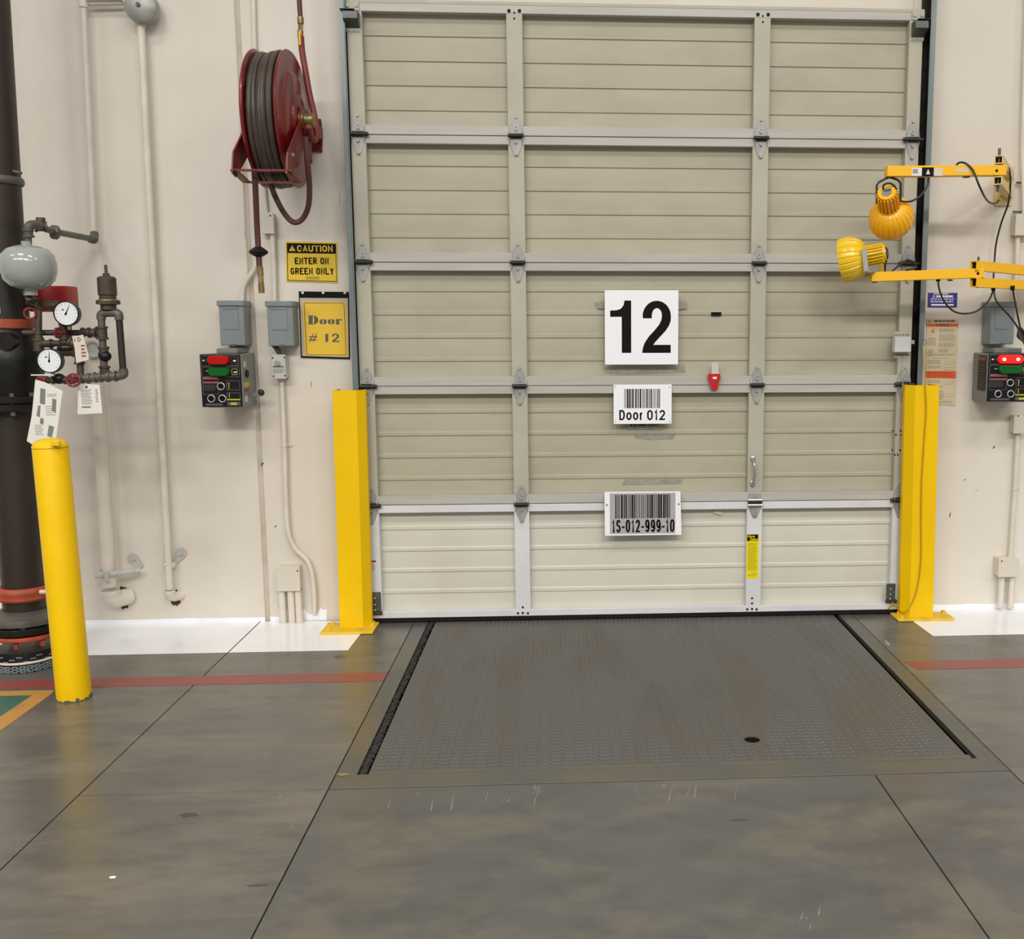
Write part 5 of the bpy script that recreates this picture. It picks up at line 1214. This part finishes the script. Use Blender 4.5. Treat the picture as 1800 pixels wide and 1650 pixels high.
# ================================================================= WORK LAMPS
def dish(o, axis, R, neck_r, neck_l, m, parent, nm='shade', ribs=24):
    """ribbed bowl: opening along +axis; built as fluted petals"""
    z = V(axis).normalized(); prof = []
    L = R*1.12
    for i in range(13):
        f = i/12; a = f*PI*.60
        prof.append((neck_r*.9+(R-neck_r*.9)*math.sin(a)/1.0, L*(1-math.cos(a))/(1-math.cos(PI*.60))))
    n = ribs*6; a0 = V((0, 0, 1)) if abs(z.z) < .9 else V((1, 0, 0)); x = a0.cross(z).normalized(); y = z.cross(x); t = bmesh.new(); rings = []
    for r, h in prof:
        rg = []
        for i in range(n):
            ph = i % 6; k = -.035 if (ph == 0 and r > neck_r*1.02) else 0
            an = 2*PI*i/n; rr = r*(1+k); rg.append(t.verts.new(V(o)+z*h+x*(rr*math.cos(an))+y*(rr*math.sin(an))))
        rings.append(rg)
    # inner return
    for f, hh in ((.93, 0), (.55, -.6)):
        rg = []
        for i in range(n):
            an = 2*PI*i/n; rg.append(t.verts.new(V(o)+z*(prof[-1][1]+hh*R*.6)+x*(R*f*math.cos(an))+y*(R*f*math.sin(an))))
        rings.append(rg)
    for A, C in zip(rings, rings[1:]):
        for i in range(n): t.faces.new((A[i], A[(i+1) % n], C[(i+1) % n], C[i]))
    t.faces.new(rings[-1])
    bmesh.ops.recalc_face_normals(t, faces=t.faces[:]); b = B(); b._add(t); b.out(nm, m, parent, angle=28)
def fins(o, axis, r, L, m, parent):
    z = V(axis).normalized(); a0 = V((0, 0, 1)) if abs(z.z) < .9 else V((1, 0, 0)); x = a0.cross(z).normalized(); y = z.cross(x)
    b = B().lathe(V(o)-z*L, z, [(0, 0), (r*.80, 0), (r*.80, L), (r*.9, L+.01), (0, L+.01)], 20)
    for i in range(18):
        an = 2*PI*i/18; d_ = x*math.cos(an)+y*math.sin(an)
        b.bar(V(o)-z*L+d_*(r*.9), V(o)+z*.006+d_*(r*.95), .005, r*.30, .0008, up=d_)
    b.lathe(V(o)-z*(L+.008), z, [(0, 0), (r*.86, 0), (r*.86, .010), (0, .010)], 20)
    b.out('heat_sink', m, parent)
    B().lathe(V(o)-z*(L+.010), z, [(0, 0), (r*.5, 0), (r*.5, .004), (0, .004)], 16).out('end_cap', M_chrome, parent)
# --- upper lamp
ya = -.42
H = P(1757, 300, ya); E = P(1557, 302, ya); WP = P(1772, 328, 0)
up_ = thing('dock_lamp', 'higher yellow swing arm dock lamp with its ribbed shade facing down', 'lamp', V((WP.x, 0, WP.z)), 'yellow swing arm dock lamps')
sz = .042
B().bar(E, H+V((.022, 0, 0)), sz, sz, .002, up=(0, 0, 1)).out('outer_arm', M_armyel, up_)
fa = V((WP.x, -.01, 0))
for dz, vv in ((.042, 284), (-.042, 317)):
    f0 = V((P(1751, 300, ya).x, ya-.02, H.z+dz)); b0 = V((WP.x, -.012, H.z+dz))
    B().bar(f0, b0, .034, .034, up=(0, 0, 1), hollow=True).out('inner_arm', M_armpale, up_)
    dd_ = (b0-f0).normalized(); B().bar(f0+dd_*.05, f0+dd_*.06, .027, .027).out('arm_end_dark', M_ink, up_)  # black block in the open tube end: shade of the opening as colour
a = rect(1749, 291, 1776, 362, 0); B().box((a[0], -.012, a[2]), (a[1], 0, a[3]), .002).out('wall_plate', M_armpale, up_)
a = rect(1757, 294, 1769, 345, 0); B().box((a[0], -.05, a[2]), (a[1], -.012, a[3]), .003).out('bracket', M_armpale, up_)
B().cyl((H.x-.004, ya, H.z-.085), (H.x-.004, ya, H.z+.09), .006, n=10).out('pivot_bolt', M_galvd, up_)
B().cyl((WP.x+.03, -.02, H.z+.01), (WP.x+.075, -.02, H.z+.01), .005, n=8).cyl((WP.x+.02, -.02, H.z-.12), (WP.x+.075, -.02, H.z-.12), .005, n=8).out('wall_bolt', M_galvd, up_)
q = P(1752, 300, ya-sz/2); B().cyl((q.x, ya-sz/2-.001, q.z), (q.x, ya-sz/2+.002, q.z), .006, n=10).out('bolt_hole', M_ink, up_)
yf = ya-sz/2
plate('label', M_paper, 1603, 295, 1620, 309, yf-.0008, .0006, up_); plate('warning_label', M_ink, 1621, 294, 1641, 310, yf-.0008, .0006, up_); plate('label', M_boxwhite, 1642, 295.5, 1657, 309, yf-.0008, .0006, up_)
b = B(); quad(b, [(1628, 306), (1631.5, 297), (1635, 306)], yf-.0014, .0005); b.out('triangle', M_paper, up_)
b = B(); x0, x1, z0, z1 = rect(1605, 297, 1614, 305, yf-.0008)
for i in range(5): b.box((x0+(x1-x0)*i/5, yf-.0012, z0), (x0+(x1-x0)*(i+.5)/5, yf-.0008, z1))
b.out('label_print', M_ink, up_)
plate('scuffed_label', M_tape2, 1680, 296, 1705, 303, yf-.0008, .0006, up_)
b = B().box(P(1695, 309, ya), P(1702, 313, ya+.02), .001); b.out('screw_head', M_galvd, up_)
# yoke and head
ax1 = V((.36, .74, -.50)).normalized(); hd = P(1562, 366, ya)
pv = P(1563, 312, ya)
yk = B().use(M_dksteel)
yk.tube([P(1563, 311, ya), P(1545, 320, ya), P(1541, 326, ya), P(1541, 358, ya)], .0045, 8, smooth=False)
yk.tube([P(1563, 311, ya), P(1578, 316, ya), P(1583, 322, ya), P(1583, 355, ya)], .0045, 8, smooth=False); yk.out('yoke', None, up_)
B().cyl(P(1563, 314, ya), P(1563, 305, ya), .008, n=8).out('yoke_bolt', M_galvd, up_)
hub1 = P(1563, 363, ya+.02)
dish(hub1, ax1, .0945, .042, .07, M_lampyel, up_)
fins(hub1, ax1, .042, .085, M_lampyel, up_)
# --- lower lamp
yl_ = -.36
E2 = P(1530, 487, yl_); H2 = P(1722, 480, yl_)
WPX = P(1830, 490, 0)
lo_ = thing('dock_lamp', 'lower yellow swing arm dock lamp with twin arms and sideways lemon shade', 'lamp', V((WPX.x, 0, WPX.z)), 'yellow swing arm dock lamps')
sz2 = .042
B().bar(E2, H2+V((.012, 0, 0)), sz2, sz2*.95, .002).out('outer_arm', M_armyel, lo_)
for (ua, va, ub, vb) in ((1711, 467, 1800, 475), (1711, 496, 1800, 501)):
    f0 = P(ua, va, yl_-.015); d_ = (P(ub, vb, yl_+.14)-f0).normalized(); s0 = (-.012-f0.y)/d_.y if d_.y > 0 else .6
    e0 = f0+d_*s0
    B().bar(f0, e0, .036, .040, up=(0, 0, 1), hollow=True).out('inner_arm', M_armyel, lo_)
    B().bar(f0+d_*.012, f0+d_*.018, .029, .033).out('arm_end_dark', M_ink, lo_)  # shade inside the open twin tubes, painted as a black block
WX = e0.x
B().box((WX-.04, -.012, e0.z-.06), (WX+.04, 0, e0.z+.16), .002).out('wall_plate', M_armpale, lo_)
hb = P(1718, 480, yl_); B().cyl((hb.x-.002, yl_-.01, hb.z-.062), (hb.x-.002, yl_-.01, hb.z+.068), .005, n=8).out('pivot_bolt', M_galvd, lo_)
yq = yl_-sz2/2; q = P(1719, 480.5, yq); B().cyl((q.x, yq-.002, q.z), (q.x, yq+.002, q.z), .006, n=10).out('bolt_hole', M_ink, lo_)
for u, v in ((1537, 497), (1590, 494), (1670, 494)): B().box(P(u-3, v-3, yl_), P(u+3, v, yl_+.012), .001).out('screw_head', M_galvd, lo_)
ax2 = V((-.86, .42, -.16)).normalized(); hub2 = P(1524, 450, yl_+.01)
dish(hub2, ax2, .0955, .040, .07, M_lampyel2, lo_)
fins(hub2, ax2, .040, .072, M_lampyel2, lo_)
B().prism([P(u, v, yl_-.055) for u, v in ((1514, 438), (1523, 436), (1527, 475), (1519, 478))], (0, .004, 0)).out('yoke_plate', M_galv, lo_)
B().prism([P(u, v, yl_+.06) for u, v in ((1545, 452), (1552, 452), (1552, 480), (1545, 480))], (0, .004, 0)).out('yoke_plate', M_lampyel2, lo_)
B().bar(P(1525, 478, yl_-.05), P(1548, 480, yl_+.06), .03, .004).out('yoke_base', M_galv, lo_)
# --- cables
def cable(pts, label, r=.0042, part=None):
    pts = [P(*p) for p in pts]
    if part: return B().tube(pts, r, 8).out('power_cable', M_cable, part)
    return B().tube(pts, r, 8).out('power_cable', M_cable, None, label=label, cat='cable', loc=pts[0])
cable([(1553, 336, ya-.03), (1553, 326, ya-.05), (1563, 322, ya-.06), (1573, 328, ya-.05), (1579, 345, ya-.03), (1583, 353, ya-.01), (1600, 354, ya), (1618, 344, ya), (1630, 326, ya), (1632, 312, ya)], '', part=up_)
cable([(1680, 292, ya), (1686, 286, ya-.02), (1697, 287, ya-.02), (1710, 299, ya-.03), (1722, 328, ya-.03), (1735, 352, ya+.05), (1748, 358, -.2), (1756, 352, -.1)], '', part=up_)
cable([(1768, 292, -.25), (1774, 298, -.22), (1776, 325, -.18), (1772, 358, -.12), (1760, 392, -.08), (1751, 428, -.06), (1748, 460, -.05), (1746, 495, -.12), (1746, 508, -.3)], 'long black cable dropping from the upper bracket past the twin lower arms')
cable([(1552, 432, yl_+.0), (1559, 438, yl_-.02), (1560, 450, yl_-.03), (1556, 465, yl_-.01), (1556, 478, yl_)], '', part=lo_)
cable([(1568, 477, yl_+.01), (1582, 465, yl_+.03), (1595, 457, yl_+.04), (1605, 461, yl_+.05), (1610, 470, yl_+.06), (1592, 475, yl_+.05)], '', part=lo_)
cable([(1649, 491, yl_), (1651, 508, yl_), (1660, 530, yl_), (1677, 547, yl_), (1698, 551, yl_), (1720, 545, yl_), (1738, 528, yl_+.04), (1746, 510, yl_+.06)], '', part=lo_)
cable([(1747, 508, yl_+.06), (1750, 526, yl_+.05), (1760, 540, yl_+.05), (1775, 556, yl_+.08), (1788, 574, yl_+.12), (1795, 590, yl_+.14), (1804, 612, yl_+.1)], 'black cable slanting across the grey switch box above the lit panel')
cable([(1780, 507, yl_+.1), (1783, 524, yl_+.1), (1788, 550, yl_+.1), (1793, 574, yl_+.12), (1800, 600, yl_+.12)], 'black cable hanging nearly straight beside the grey switch box above the lit panel')
b = B()
for i in range(4): b.torus(P(1796+i, 584+i*4, yl_+.12), (.5, -.6, .4+i*.2), .022+.003*i, .0045, 20, 7)
b.out('cable_coil', M_cable, None, label='black cable bundle tied in a coil over the lit control panel', cat='cable', loc=P(1797, 590, yl_+.12))
for u in (1649, 1746, 1780): p = P(u, 491 if u == 1649 else 507, yl_+(.0 if u == 1649 else .06)); B().cyl(p-V((0, 0, .008)), p+V((0, 0, .012)), .009, n=10).out('cable_grommet', M_ink, lo_)
